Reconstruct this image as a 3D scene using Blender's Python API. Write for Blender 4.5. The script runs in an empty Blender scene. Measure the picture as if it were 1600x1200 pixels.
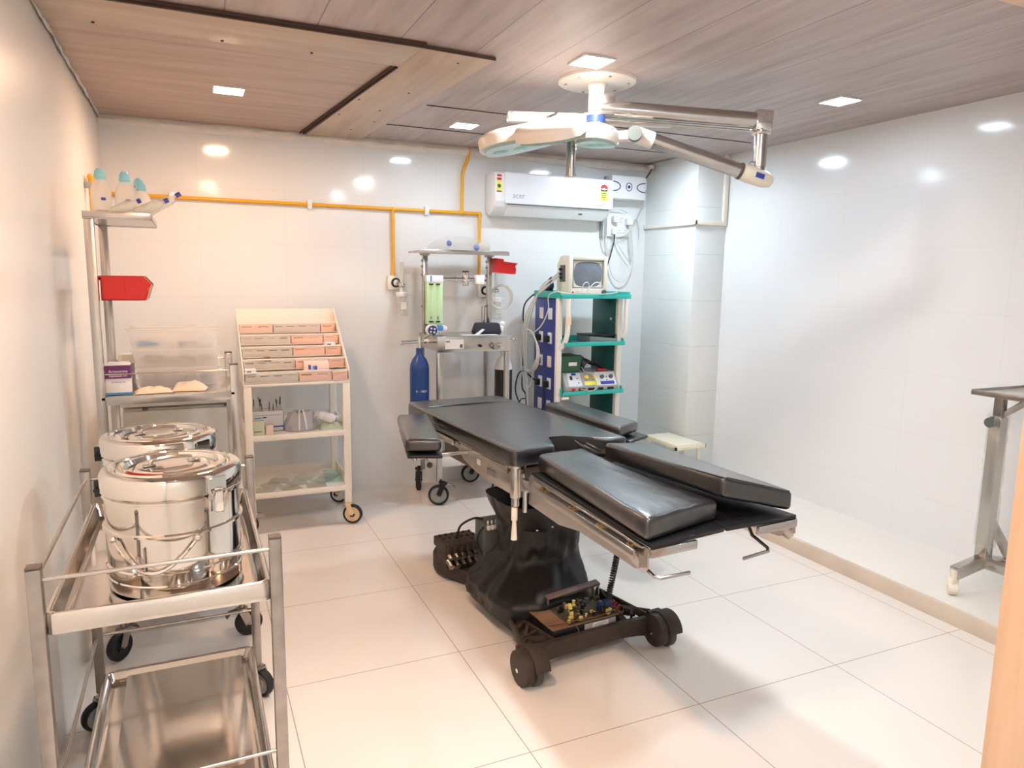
import bpy, bmesh, math, random
from mathutils import Vector, Matrix, Euler, noise
random.seed(7)
PI = math.pi
C = bpy.context.scene.collection

# ------------------------------------------------------------------ materials
def lin(c):
    c /= 255.0
    return c / 12.92 if c <= 0.04045 else ((c + 0.055) / 1.055) ** 2.4
def rgb(r, g, b):
    return (lin(r), lin(g), lin(b), 1.0)

def pmat(name, col, rough=0.5, metal=0.0, spec=0.5, bump=0.0, bscale=60.0, vary=0.0, vscale=8.0, coat=0.0, alpha=1.0, trans=0.0, ior=1.45, sub=0.0):
    m = bpy.data.materials.new(name); m.use_nodes = True
    nt = m.node_tree; b = nt.nodes['Principled BSDF']
    b.inputs['Base Color'].default_value = col
    b.inputs['Roughness'].default_value = rough
    b.inputs['Metallic'].default_value = metal
    b.inputs['Specular IOR Level'].default_value = spec
    b.inputs['Coat Weight'].default_value = coat; b.inputs['Coat Roughness'].default_value = .22 if coat else .03
    b.inputs['Alpha'].default_value = alpha
    b.inputs['Transmission Weight'].default_value = trans
    b.inputs['IOR'].default_value = ior
    tc = nt.nodes.new('ShaderNodeTexCoord')
    if vary > 0:
        n = nt.nodes.new('ShaderNodeTexNoise'); n.inputs['Scale'].default_value = vscale; n.inputs['Detail'].default_value = 5
        nt.links.new(tc.outputs['Object'], n.inputs['Vector'])
        mr = nt.nodes.new('ShaderNodeMapRange'); mr.inputs[1].default_value = .3; mr.inputs[2].default_value = .7
        mr.inputs[3].default_value = 1 - vary; mr.inputs[4].default_value = 1 + vary
        nt.links.new(n.outputs['Fac'], mr.inputs['Value'])
        mx = nt.nodes.new('ShaderNodeVectorMath'); mx.operation = 'SCALE'
        mx.inputs[0].default_value = col[:3]
        nt.links.new(mr.outputs[0], mx.inputs['Scale'])
        nt.links.new(mx.outputs[0], b.inputs['Base Color'])
        mr2 = nt.nodes.new('ShaderNodeMath'); mr2.operation = 'MULTIPLY'; mr2.inputs[1].default_value = rough
        nt.links.new(mr.outputs[0], mr2.inputs[0]); nt.links.new(mr2.outputs[0], b.inputs['Roughness'])
    if bump > 0:
        n2 = nt.nodes.new('ShaderNodeTexNoise'); n2.inputs['Scale'].default_value = bscale; n2.inputs['Detail'].default_value = 3
        nt.links.new(tc.outputs['Object'], n2.inputs['Vector'])
        bp = nt.nodes.new('ShaderNodeBump'); bp.inputs['Strength'].default_value = bump; bp.inputs['Distance'].default_value = 0.01
        nt.links.new(n2.outputs['Fac'], bp.inputs['Height']); nt.links.new(bp.outputs[0], b.inputs['Normal'])
    return m

def emat(name, col, strength):
    m = bpy.data.materials.new(name); m.use_nodes = True
    nt = m.node_tree; nt.nodes.clear()
    e = nt.nodes.new('ShaderNodeEmission'); o = nt.nodes.new('ShaderNodeOutputMaterial')
    e.inputs[0].default_value = col; e.inputs[1].default_value = strength
    nt.links.new(e.outputs[0], o.inputs[0]); return m

def clearmat(name, col, tfac, rough=0.1, glowthru=0.3):
    """thin clear or milky plastic: part see-through, part soft white, with a gloss on top"""
    m = bpy.data.materials.new(name); m.use_nodes = True
    nt = m.node_tree; b = nt.nodes['Principled BSDF']; out = nt.nodes['Material Output']
    b.inputs['Base Color'].default_value = col; b.inputs['Roughness'].default_value = rough
    t = nt.nodes.new('ShaderNodeBsdfTransparent'); t.inputs[0].default_value = (min(1, col[0] + .15), min(1, col[1] + .15), min(1, col[2] + .15), 1)
    mx = nt.nodes.new('ShaderNodeMixShader'); mx.inputs[0].default_value = tfac
    tl = nt.nodes.new('ShaderNodeBsdfTranslucent'); tl.inputs[0].default_value = col
    m1 = nt.nodes.new('ShaderNodeMixShader'); m1.inputs[0].default_value = glowthru
    nt.links.new(b.outputs[0], m1.inputs[1]); nt.links.new(tl.outputs[0], m1.inputs[2])
    nt.links.new(m1.outputs[0], mx.inputs[1]); nt.links.new(t.outputs[0], mx.inputs[2]); nt.links.new(mx.outputs[0], out.inputs[0])
    return m

def tilemat(name, col, line, ua, va, su, sv, ou, ov, width, rough, spec=0.5, vary=0.02):
    m = bpy.data.materials.new(name); m.use_nodes = True
    nt = m.node_tree; b = nt.nodes['Principled BSDF']
    tc = nt.nodes.new('ShaderNodeTexCoord'); sx = nt.nodes.new('ShaderNodeSeparateXYZ')
    nt.links.new(tc.outputs['Object'], sx.inputs[0])
    def M(op, a, bval=None):
        n = nt.nodes.new('ShaderNodeMath'); n.operation = op
        if isinstance(a, (int, float)): n.inputs[0].default_value = a
        else: nt.links.new(a, n.inputs[0])
        if bval is not None:
            if isinstance(bval, (int, float)): n.inputs[1].default_value = bval
            else: nt.links.new(bval, n.inputs[1])
        return n.outputs[0]
    def mask(axis, s, o):
        x = sx.outputs[axis]
        d = M('DIVIDE', M('SUBTRACT', x, o), s)
        f = M('ABSOLUTE', M('SUBTRACT', d, M('ROUND', d)))
        return M('LESS_THAN', M('MULTIPLY', f, s), width / 2)
    mm = M('MAXIMUM', mask(ua, su, ou), mask(va, sv, ov))
    n = nt.nodes.new('ShaderNodeTexNoise'); n.inputs['Scale'].default_value = 1.7; n.inputs['Detail'].default_value = 4
    nt.links.new(tc.outputs['Object'], n.inputs['Vector'])
    mr = nt.nodes.new('ShaderNodeMapRange'); mr.inputs[3].default_value = 1 - vary; mr.inputs[4].default_value = 1 + vary
    nt.links.new(n.outputs['Fac'], mr.inputs['Value'])
    sc = nt.nodes.new('ShaderNodeVectorMath'); sc.operation = 'SCALE'; sc.inputs[0].default_value = col[:3]
    nt.links.new(mr.outputs[0], sc.inputs['Scale'])
    mix = nt.nodes.new('ShaderNodeMix'); mix.data_type = 'RGBA'
    nt.links.new(mm, mix.inputs[0]); nt.links.new(sc.outputs[0], mix.inputs[6]); mix.inputs[7].default_value = line
    nt.links.new(mix.outputs[2], b.inputs['Base Color'])
    b.inputs['Specular IOR Level'].default_value = spec
    rr = M('ADD', M('MULTIPLY', mm, 0.4), rough); nt.links.new(rr, b.inputs['Roughness'])
    # very slight waviness of the glaze
    n2 = nt.nodes.new('ShaderNodeTexNoise'); n2.inputs['Scale'].default_value = 5.0; n2.inputs['Detail'].default_value = 1
    nt.links.new(tc.outputs['Object'], n2.inputs['Vector'])
    bp = nt.nodes.new('ShaderNodeBump'); bp.inputs['Strength'].default_value = .05; bp.inputs['Distance'].default_value = .02
    nt.links.new(n2.outputs['Fac'], bp.inputs['Height']); nt.links.new(bp.outputs[0], b.inputs['Normal'])
    return m

def woodmat(name, c1, c2, c3, along, seam=None, seam_off=0.0, rough=0.38, seamw=.004):
    m = bpy.data.materials.new(name); m.use_nodes = True
    nt = m.node_tree; b = nt.nodes['Principled BSDF']
    tc = nt.nodes.new('ShaderNodeTexCoord'); mp = nt.nodes.new('ShaderNodeMapping')
    s = [9.0, 9.0, 9.0]; s[along] = 0.9
    mp.inputs['Scale'].default_value = s
    nt.links.new(tc.outputs['Object'], mp.inputs[0])
    n = nt.nodes.new('ShaderNodeTexNoise'); n.inputs['Scale'].default_value = 1.6; n.inputs['Detail'].default_value = 8; n.inputs['Roughness'].default_value = .62
    nt.links.new(mp.outputs[0], n.inputs['Vector'])
    cr = nt.nodes.new('ShaderNodeValToRGB')
    cr.color_ramp.elements[0].position = .3; cr.color_ramp.elements[0].color = c1
    cr.color_ramp.elements[1].position = .72; cr.color_ramp.elements[1].color = c3
    e = cr.color_ramp.elements.new(.5); e.color = c2
    nt.links.new(n.outputs['Fac'], cr.inputs[0])
    src = cr.outputs[0]
    if seam:
        sx = nt.nodes.new('ShaderNodeSeparateXYZ'); nt.links.new(tc.outputs['Object'], sx.inputs[0])
        def M(op, a, bval):
            q = nt.nodes.new('ShaderNodeMath'); q.operation = op
            nt.links.new(a, q.inputs[0])
            if isinstance(bval, (int, float)): q.inputs[1].default_value = bval
            else: nt.links.new(bval, q.inputs[1])
            return q.outputs[0]
        d = M('DIVIDE', M('SUBTRACT', sx.outputs[1 - along], seam_off), seam)
        r = nt.nodes.new('ShaderNodeMath'); r.operation = 'ROUND'; nt.links.new(d, r.inputs[0])
        a = nt.nodes.new('ShaderNodeMath'); a.operation = 'ABSOLUTE'; nt.links.new(M('SUBTRACT', d, r.outputs[0]), a.inputs[0])
        mk = M('LESS_THAN', M('MULTIPLY', a.outputs[0], seam), seamw / 2)
        mix = nt.nodes.new('ShaderNodeMix'); mix.data_type = 'RGBA'
        nt.links.new(mk, mix.inputs[0]); nt.links.new(src, mix.inputs[6]); mix.inputs[7].default_value = (c1[0] * .45, c1[1] * .42, c1[2] * .4, 1)
        src = mix.outputs[2]
    nt.links.new(src, b.inputs['Base Color']); b.inputs['Roughness'].default_value = rough
    return m

M = {}
M['wall_back'] = tilemat('wall_tile_back', rgb(236, 238, 239), rgb(226, 224, 220), 0, 2, .533, .3533, .34, 0.0, .003, .10)
M['wall_side'] = tilemat('wall_tile_side', rgb(236, 238, 240), rgb(227, 225, 221), 1, 2, .5265, .3533, .3395, 0.0, .003, .12)
M['wall_paint'] = pmat('wall_paint_satin', rgb(238, 235, 230), .32, bump=.05, bscale=4)
M['column'] = tilemat('column_tile', rgb(236, 240, 239), rgb(205, 205, 200), 0, 2, 5.0, .3533, 10.3, 0.0, .003, .08)
M['floor'] = tilemat('floor_tile', rgb(236, 230, 224), rgb(160, 146, 134), 0, 1, .7, .7, 0.0, 0.0, .0035, .07)
M['platform'] = tilemat('platform_tile', rgb(238, 235, 228), rgb(205, 198, 188), 0, 1, 5.0, .7, 1.0, 1.55, .003, .09)
M['riser'] = pmat('riser_stone', rgb(214, 200, 184), .35, vary=.06, vscale=6)
M['plaster'] = pmat('rough_plaster', rgb(226, 222, 216), .7, bump=.5, bscale=18, vary=.06, vscale=9)
M['ceil'] = woodmat('ceiling_laminate', rgb(156, 139, 134), rgb(176, 160, 155), rgb(192, 178, 173), 1, seam=.33, seam_off=.225)
M['ceil_x'] = woodmat('ceiling_laminate_bay', rgb(160, 136, 122), rgb(178, 154, 140), rgb(190, 168, 154), 0, seam=.30, seam_off=1.47, seamw=.003)
M['board'] = woodmat('cover_board', rgb(176, 153, 134), rgb(192, 170, 150), rgb(204, 184, 165), 0)
M['board_y'] = woodmat('cover_board_length', rgb(176, 153, 134), rgb(192, 170, 150), rgb(204, 184, 165), 1)
M['gap'] = pmat('dark_gap', rgb(70, 52, 44), .7)
M['doorwood'] = woodmat('jamb_wood', rgb(206, 172, 142), rgb(218, 186, 156), rgb(226, 196, 168), 2, rough=.45)
M['steel'] = pmat('brushed_steel', rgb(192, 188, 184), .24, 1.0, vary=.06, vscale=14)
M['steel_dull'] = pmat('dull_steel', rgb(168, 163, 158), .34, 1.0, vary=.12, vscale=20)
M['mirror'] = pmat('polished_steel', rgb(226, 221, 214), .07, 1.0, bump=.02, bscale=7)
M['tray'] = pmat('polished_tray', rgb(215, 210, 204), .12, 1.0, bump=.10, bscale=5)
M['chrome'] = pmat('chrome', rgb(225, 223, 220), .08, 1.0)
M['cap'] = pmat('grey_cap', rgb(92, 84, 78), .5)
M['leather'] = pmat('black_leatherette', rgb(22, 23, 26), .38, spec=.85, bump=.14, bscale=45, coat=.8)
M['leather_worn'] = pmat('worn_leatherette', rgb(26, 28, 32), .34, spec=.9, bump=.4, bscale=18, coat=.9)
M['plate'] = pmat('black_board', rgb(30, 30, 33), .4)
M['bellows'] = pmat('black_cloth', rgb(24, 23, 24), .42, spec=.5, bump=.25, bscale=9)
M['iron'] = pmat('dusty_iron', rgb(62, 51, 45), .6, vary=.25, vscale=30, bump=.2, bscale=90)
M['rubber'] = pmat('rubber', rgb(38, 36, 36), .6)
M['rubber_grey'] = pmat('grey_rubber', rgb(70, 68, 66), .55)
M['hub'] = pmat('grey_hub', rgb(168, 170, 172), .4)
M['cream'] = pmat('cream_enamel', rgb(246, 240, 230), .3, vary=.03, vscale=6)
M['cream_dk'] = pmat('cream_plastic', rgb(240, 214, 180), .35)
M['bin_grey'] = pmat('grey_card', rgb(216, 209, 200), .5, vary=.05, vscale=10)
M['bin_pink'] = pmat('pink_card', rgb(243, 208, 190), .5, vary=.05, vscale=10)
M['ink'] = pmat('ink', rgb(90, 84, 82), .6)
M['white'] = pmat('white_plastic', rgb(240, 241, 243), .25)
M['white_warm'] = pmat('warm_white_plastic', rgb(240, 234, 222), .3)
M['ac'] = pmat('gloss_white', rgb(240, 243, 250), .18)
M['ac_dark'] = pmat('vent_dark', rgb(90, 96, 100), .5)
M['paper'] = pmat('paper', rgb(240, 240, 240), .6)
M['yellow'] = pmat('yellow_paint', rgb(244, 178, 44), .3)
M['lemon'] = pmat('lemon_paper', rgb(248, 240, 96), .5)
M['red'] = pmat('red_plastic', rgb(206, 36, 36), .32)
M['orange'] = pmat('amber_plastic', rgb(232, 160, 60), .35)
M['navy'] = pmat('navy_plastic', rgb(44, 60, 112), .35)
M['blue'] = pmat('cylinder_blue', rgb(36, 72, 140), .3, vary=.06, vscale=7)
M['black'] = pmat('black_plastic', rgb(28, 28, 30), .4)
M['black_paint'] = pmat('black_cylinder_paint', rgb(42, 40, 40), .35)
M['darkcloth'] = pmat('dark_cloth', rgb(44, 46, 58), .8, bump=.3, bscale=40)
M['teal'] = pmat('teal_enamel', rgb(54, 190, 178), .3)
M['teal_dk'] = pmat('dark_teal_enamel', rgb(18, 92, 86), .35)
M['rackblue'] = pmat('deep_blue_enamel', rgb(56, 66, 138), .35)
M['beige'] = pmat('beige_abs', rgb(232, 228, 212), .4)
M['beige_dk'] = pmat('grey_beige_abs', rgb(205, 204, 194), .4)
M['screen'] = pmat('crt_glass', rgb(120, 128, 138), .1, spec=.6, vary=.1, vscale=12)
M['screen_rim'] = pmat('crt_rim', rgb(136, 140, 142), .4)
M['grey'] = pmat('grey_case', rgb(174, 176, 178), .4)
M['grey_mid'] = pmat('mid_grey_case', rgb(128, 134, 130), .45)
M['knob_yellow'] = pmat('yellow_knob', rgb(240, 204, 84), .4)
M['soft_blue'] = pmat('soft_blue_plastic', rgb(112, 132, 196), .4)
M['grey_dk'] = pmat('dark_grey_case', rgb(88, 94, 92), .45)
M['grey_lt'] = pmat('light_grey_panel', rgb(222, 224, 228), .4)
M['green_box'] = pmat('green_box', rgb(44, 92, 66), .45)
M['violet'] = pmat('violet_print', rgb(108, 46, 112), .4)
M['sky'] = pmat('sky_print', rgb(66, 150, 212), .4)
M['bluedot'] = pmat('blue_print', rgb(58, 74, 168), .4)
M['cyan_cap'] = pmat('cyan_cap', rgb(150, 214, 226), .3)
M['cable_white'] = pmat('white_cable', rgb(222, 222, 216), .45)
M['cable_grey'] = pmat('grey_cable', rgb(186, 186, 180), .45)
M['cable_black'] = pmat('black_cable', rgb(40, 40, 42), .45)
M['wire_brown'] = pmat('brown_wire', rgb(112, 72, 58), .5)
M['wire_red'] = pmat('red_wire', rgb(150, 40, 50), .5)
M['pcb'] = pmat('pcb', rgb(122, 92, 70), .5)
M['pcb_dk'] = pmat('dark_pcb', rgb(66, 58, 44), .6)
M['gold'] = pmat('gold_part', rgb(214, 196, 110), .4)
M['brown_metal'] = pmat('brown_metal', rgb(92, 74, 70), .5)
M['brass'] = pmat('brass', rgb(190, 160, 110), .3, 1.0)
M['milky'] = clearmat('milky_plastic', rgb(250, 247, 244), .71, .25, .6)
M['clear'] = clearmat('clear_plastic', rgb(240, 240, 238), .72, .08)
M['clear_soft'] = clearmat('soft_clear_plastic', rgb(240, 238, 232), .5, .2)
M['fluid'] = clearmat('fluid_bottle', rgb(250, 247, 242), .45, .12, .5)
M['glass'] = clearmat('glass', rgb(222, 236, 230), .80, .03)
M['green_lit'] = pmat('pale_green_panel', rgb(204, 240, 186), .4)
M['bag'] = pmat('grey_plastic_bag', rgb(190, 190, 194), .3, bump=.7, bscale=18)
M['cloth_cream'] = pmat('cream_wrapper', rgb(246, 224, 196), .5, bump=.4, bscale=30)
M['mint'] = pmat('mint_box', rgb(214, 222, 196), .5)
M['blush'] = pmat('blush_box', rgb(244, 224, 212), .5)
M['fridge'] = pmat('white_enamel', rgb(226, 220, 210), .25)
M['lens'] = pmat('lamp_lens', rgb(150, 178, 172), .12, spec=.7)
M['lamp_white'] = pmat('lamp_shell', rgb(240, 232, 222), .3)
M['ivory'] = pmat('ivory_shell', rgb(238, 232, 214), .35)
M['stoolcream'] = pmat('stool_cream', rgb(244, 238, 214), .35)
M['film'] = clearmat('cling_film', rgb(235, 235, 232), .75, .15)

# ------------------------------------------------------------------ mesh builder
def V(*a):
    return Vector(a)

class MB:
    def __init__(self):
        self.bm = bmesh.new()
    def _add(self, tmp, bevel=0, seg=2, mat=None):
        if bevel > 0:
            bmesh.ops.bevel(tmp, geom=list(tmp.edges), offset=bevel, segments=seg, profile=.5, affect='EDGES', clamp_overlap=True)
        if mat is not None:
            bmesh.ops.transform(tmp, matrix=mat, verts=tmp.verts)
        bmesh.ops.recalc_face_normals(tmp, faces=tmp.faces)
        me = bpy.data.meshes.new('tmp'); tmp.to_mesh(me); tmp.free()
        self.bm.from_mesh(me); bpy.data.meshes.remove(me)
        return self
    def box(self, c, s, b=0, rot=None, seg=2):
        t = bmesh.new()
        bmesh.ops.create_cube(t, size=1.0)
        bmesh.ops.scale(t, vec=s, verts=t.verts)
        m = Matrix.Translation(Vector(c))
        if rot is not None:
            m = m @ (rot if isinstance(rot, Matrix) else Euler(rot).to_matrix().to_4x4())
        return self._add(t, b, seg, m)
    def box2(self, x0, x1, y0, y1, z0, z1, b=0, seg=2):
        return self.box(((x0 + x1) / 2, (y0 + y1) / 2, (z0 + z1) / 2), (abs(x1 - x0), abs(y1 - y0), abs(z1 - z0)), b, None, seg)
    def hexa(self, bot, top, b=0, seg=2):
        """bot/top: four corners each, same winding"""
        t = bmesh.new()
        vs = [t.verts.new(p) for p in bot] + [t.verts.new(p) for p in top]
        t.faces.new([vs[3], vs[2], vs[1], vs[0]]); t.faces.new(vs[4:8])
        for i in range(4):
            j = (i + 1) % 4
            t.faces.new([vs[i], vs[j], vs[4 + j], vs[4 + i]])
        return self._add(t, b, seg)
    def bar(self, p0, p1, w, h, b=0, up=(0, 0, 1)):
        p0 = Vector(p0); p1 = Vector(p1); d = (p1 - p0); L = d.length; d.normalize()
        u = Vector(up)
        if abs(d.dot(u)) > .98: u = Vector((0, 1, 0))
        s = d.cross(u).normalized(); u = s.cross(d)
        m = Matrix((s, d, u)).transposed().to_4x4(); m.translation = (p0 + p1) / 2
        t = bmesh.new(); bmesh.ops.create_cube(t, size=1.0); bmesh.ops.scale(t, vec=(w, L, h), verts=t.verts)
        return self._add(t, b, 2, m)
    def cyl(self, p0, p1, r, r2=None, seg=20, b=0):
        p0 = Vector(p0); p1 = Vector(p1); d = p1 - p0; L = d.length
        t = bmesh.new()
        bmesh.ops.create_cone(t, cap_ends=True, segments=seg, radius1=r, radius2=r if r2 is None else r2, depth=L)
        if b > 0:
            es = [e for e in t.edges if len(e.link_faces) == 2 and any(len(f.verts) > 4 for f in e.link_faces)]
            bmesh.ops.bevel(t, geom=es, offset=b, segments=2, profile=.5, affect='EDGES', clamp_overlap=True)
        m = d.to_track_quat('Z', 'Y').to_matrix().to_4x4(); m.translation = (p0 + p1) / 2
        return self._add(t, 0, 2, m)
    def tube(self, pts, r, seg=8, closed=False, caps=True, taper=None):
        P = [Vector(p) for p in pts]; n = len(P)
        t = bmesh.new(); rings = []
        def tan(i):
            if closed: return (P[(i + 1) % n] - P[(i - 1) % n]).normalized()
            if i == 0: return (P[1] - P[0]).normalized()
            if i == n - 1: return (P[-1] - P[-2]).normalized()
            return ((P[i + 1] - P[i]).normalized() + (P[i] - P[i - 1]).normalized()).normalized()
        d = tan(0); u = Vector((0, 0, 1)) if abs(d.z) < .9 else Vector((1, 0, 0))
        u = (u - d * u.dot(d)).normalized()
        for i in range(n):
            d = tan(i); u = (u - d * u.dot(d))
            if u.length < 1e-6: u = d.orthogonal()
            u.normalize(); s = d.cross(u)
            rr = r if taper is None else r * taper[i]
            rings.append([t.verts.new(P[i] + u * (rr * math.cos(a)) + s * (rr * math.sin(a))) for a in [2 * PI * k / seg for k in range(seg)]])
        m = n if closed else n - 1
        for i in range(m):
            A = rings[i]; B = rings[(i + 1) % n]
            for k in range(seg):
                t.faces.new([A[k], A[(k + 1) % seg], B[(k + 1) % seg], B[k]])
        if caps and not closed:
            t.faces.new(rings[0][::-1]); t.faces.new(rings[-1])
        return self._add(t)
    def lathe(self, c, prof, seg=32, axis='Z', mat=None):
        t = bmesh.new(); rings = []
        for (r, z) in prof:
            if r < 1e-5: rings.append([t.verts.new((0, 0, z))])
            else: rings.append([t.verts.new((r * math.cos(a), r * math.sin(a), z)) for a in [2 * PI * k / seg for k in range(seg)]])
        for A, B in zip(rings, rings[1:]):
            if len(A) == 1 and len(B) == 1: continue
            for k in range(seg):
                j = (k + 1) % seg
                if len(A) == 1: t.faces.new([A[0], B[j], B[k]])
                elif len(B) == 1: t.faces.new([A[k], A[j], B[0]])
                else: t.faces.new([A[k], A[j], B[j], B[k]])
        m = Matrix.Translation(Vector(c))
        if mat is not None: m = m @ mat
        elif axis == 'X': m = m @ Matrix.Rotation(PI / 2, 4, 'Y')
        elif axis == 'Y': m = m @ Matrix.Rotation(-PI / 2, 4, 'X')
        return self._add(t, 0, 2, m)
    def prism(self, pts, d0, d1, plane='xy', b=0, seg=2):
        t = bmesh.new()
        def P(a, bb, d):
            return {'xy': (a, bb, d), 'xz': (a, d, bb), 'yz': (d, a, bb)}[plane]
        A = [t.verts.new(P(x, y, d0)) for x, y in pts]; B = [t.verts.new(P(x, y, d1)) for x, y in pts]
        t.faces.new(A[::-1]); t.faces.new(B)
        n = len(pts)
        for i in range(n):
            j = (i + 1) % n; t.faces.new([A[i], A[j], B[j], B[i]])
        return self._add(t, b, seg)
    def ball(self, c, r, s=(1, 1, 1), seg=16, rot=None):
        t = bmesh.new(); bmesh.ops.create_uvsphere(t, u_segments=seg, v_segments=max(6, seg // 2), radius=r)
        bmesh.ops.scale(t, vec=s, verts=t.verts)
        m = Matrix.Translation(Vector(c))
        if rot is not None: m = m @ Euler(rot).to_matrix().to_4x4()
        return self._add(t, 0, 2, m)
    def loft(self, rings, caps=True):
        t = bmesh.new(); R = [[t.verts.new(p) for p in r] for r in rings]; n = len(R[0])
        for A, B in zip(R, R[1:]):
            for k in range(n):
                j = (k + 1) % n; t.faces.new([A[k], A[j], B[j], B[k]])
        if caps: t.faces.new(R[0][::-1]); t.faces.new(R[-1])
        return self._add(t)
    def grid(self, fn, nu, nv):
        t = bmesh.new(); g = [[t.verts.new(fn(i / nu, j / nv)) for j in range(nv + 1)] for i in range(nu + 1)]
        for i in range(nu):
            for j in range(nv): t.faces.new([g[i][j], g[i + 1][j], g[i + 1][j + 1], g[i][j + 1]])
        return self._add(t)
    def warp(self, fn):
        for v in self.bm.verts: v.co = fn(v.co)
        return self
    def build(self, name, mat, parent=None, origin=None, sharp=38, smooth=True):
        o0 = Vector(origin) if origin is not None else (Vector(parent['_o']) if parent is not None else Vector((0, 0, 0)))
        bm = self.bm
        bmesh.ops.translate(bm, vec=-o0, verts=bm.verts)
        for f in bm.faces: f.smooth = smooth
        lim = math.radians(sharp)
        for e in bm.edges:
            if len(e.link_faces) == 2:
                e.smooth = e.calc_face_angle(0) < lim
        me = bpy.data.meshes.new(name); bm.to_mesh(me); bm.free()
        me.materials.append(M[mat] if isinstance(mat, str) else mat)
        ob = bpy.data.objects.new(name, me); C.objects.link(ob)
        if parent is not None:
            ob.parent = parent; ob.location = o0 - Vector(parent['_o'])
            ob['_o'] = list(o0)
        else:
            ob.location = o0; ob['_o'] = list(o0)
        return ob

def tag(o, label, cat, group=None, kind=None):
    o['label'] = label; o['category'] = cat
    if group: o['group'] = group
    if kind: o['kind'] = kind
    return o
def thing(name, label, cat, loc, group=None):
    o = bpy.data.objects.new(name, None); C.objects.link(o)
    o.location = loc; o['_o'] = list(loc); o.empty_display_size = .05
    return tag(o, label, cat, group)
def struct(name, mb, mat):
    o = mb.build(name, mat); o['kind'] = 'structure'; return o
def dup(root, delta, label=None, group=None):
    def cp(o, par):
        c = o.copy(); C.objects.link(c)
        if par is not None: c.parent = par
        for ch in [x for x in bpy.data.objects if x.parent == o]: cp(ch, c)
        return c
    r = cp(root, None); r.location = root.location + Vector(delta)
    if label: r['label'] = label
    if group: r['group'] = group
    return r

def text_mb(body, origin, right, up, size, depth=.001, align='LEFT', mb=None, bold=0.0):
    cu = bpy.data.curves.new('lettering', 'FONT'); cu.body = body; cu.size = size; cu.extrude = depth / 2; cu.align_x = align; cu.resolution_u = 3
    cu.offset = bold
    ob = bpy.data.objects.new('lettering', cu); C.objects.link(ob)
    bpy.context.view_layer.update()
    dg = bpy.context.evaluated_depsgraph_get()
    me = bpy.data.meshes.new_from_object(ob.evaluated_get(dg))
    r = Vector(right).normalized(); u = Vector(up).normalized(); n = r.cross(u)
    m = Matrix((r, u, n)).transposed().to_4x4(); m.translation = Vector(origin)
    me.transform(m)
    mb = mb or MB(); mb.bm.from_mesh(me)
    bpy.data.meshes.remove(me); bpy.data.objects.remove(ob); bpy.data.curves.remove(cu)
    return mb

def smooth_path(pts, n=8):
    """Catmull-Rom through the points"""
    P = [Vector(p) for p in pts]; out = []
    for i in range(len(P) - 1):
        p0 = P[max(i - 1, 0)]; p1 = P[i]; p2 = P[i + 1]; p3 = P[min(i + 2, len(P) - 1)]
        for k in range(n):
            t = k / n
            out.append(.5 * ((2 * p1) + (p2 - p0) * t + (2 * p0 - 5 * p1 + 4 * p2 - p3) * t * t + (3 * p1 - p0 - 3 * p2 + p3) * t ** 3))
    out.append(P[-1]); return out
def cable(name, pts, r, mat, parent=None, n=8, seg=6):
    return MB().tube(smooth_path(pts, n), r, seg).build(name, mat, parent, origin=None if parent else pts[0])
# ------------------------------------------------------------------ the room
XL, XR, YB, ZC = -.726, 3.52, 3.153, 2.51
XS, HS = 2.905, .0875                    # raised platform along the right wall
YF = -2.7                                # wall behind the camera
YP = -1.0                                # partition with the doorway the photo is taken through
struct('floor', MB().box2(XL - .1, XS, YF - .1, YB + .1, -.1, 0), 'floor')
struct('floor_platform', MB().box2(XS - .004, XR + .1, YP, YB + .1, -.1, HS), 'platform')
struct('trim_1', MB().box2(XS - .016, XS - .004, YP, YB, 0, HS - .004, .002), 'riser')
struct('wall_left', MB().box2(XL - .1, XL, YF - .1, YB + .1, 0, ZC), 'wall_paint')
struct('wall_back', MB().box2(XL - .1, XR + .1, YB, YB + .1, 0, ZC), 'wall_back')
struct('wall_right', MB().box2(XR, XR + .1, YF - .1, YB + .1, 0, ZC), 'wall_side')
struct('wall_rear', MB().box2(XL - .1, XR + .1, YF - .1, YF, 0, ZC), 'wall_paint')
struct('wall_front', MB().box2(1.545, XR, YP - .1, YP, 0, ZC).box2(XL, 1.545, YP - .1, YP, 2.12, ZC), 'wall_paint')
struct('ceiling', MB().box2(XL - .1, XR + .1, YF - .1, YB + .1, ZC, ZC + .1), 'ceil')
struct('trim_2', MB().box2(XL, .62, 1.32, YB, ZC - .004, ZC), 'ceil_x')
struct('trim_3', MB().box2(XL, .66, 1.03, 1.33, ZC - .016, ZC - .004, .002), 'board')
struct('trim_4', MB().hexa([(.655, 1.03, ZC - .018), (.985, 1.05, ZC - .018), (.845, YB, ZC - .018), (.485, YB, ZC - .018)],
                           [(.655, 1.03, ZC - .001), (.985, 1.05, ZC - .001), (.845, YB, ZC - .001), (.485, YB, ZC - .001)], .002), 'board_y')
g = MB()
g.bar((XL, 1.012, ZC - .009), (.665, 1.022, ZC - .009), .012, .016).bar((XL, .99, ZC - .006), (.66, 1.0, ZC - .006), .006, .01)
g.bar((.63, 1.34, ZC - .012), (.468, YB, ZC - .012), .008, .014).bar((.612, 1.35, ZC - .010), (.446, YB, ZC - .010), .006, .012)
g.bar((.66, 1.022, ZC - .012), (.985, 1.045, ZC - .012), .006, .012)
g.bar((.75, 3.0, ZC - .003), (.86, 2.3, ZC - .003), .004, .006)
g.bar((.98, 2.02, ZC - .002), (3.3, 2.02, ZC - .002), .004, .004).bar((.9, 2.62, ZC - .002), (3.2, 2.62, ZC - .002), .004, .004)
struct('trim_5', g, 'gap')
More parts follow.
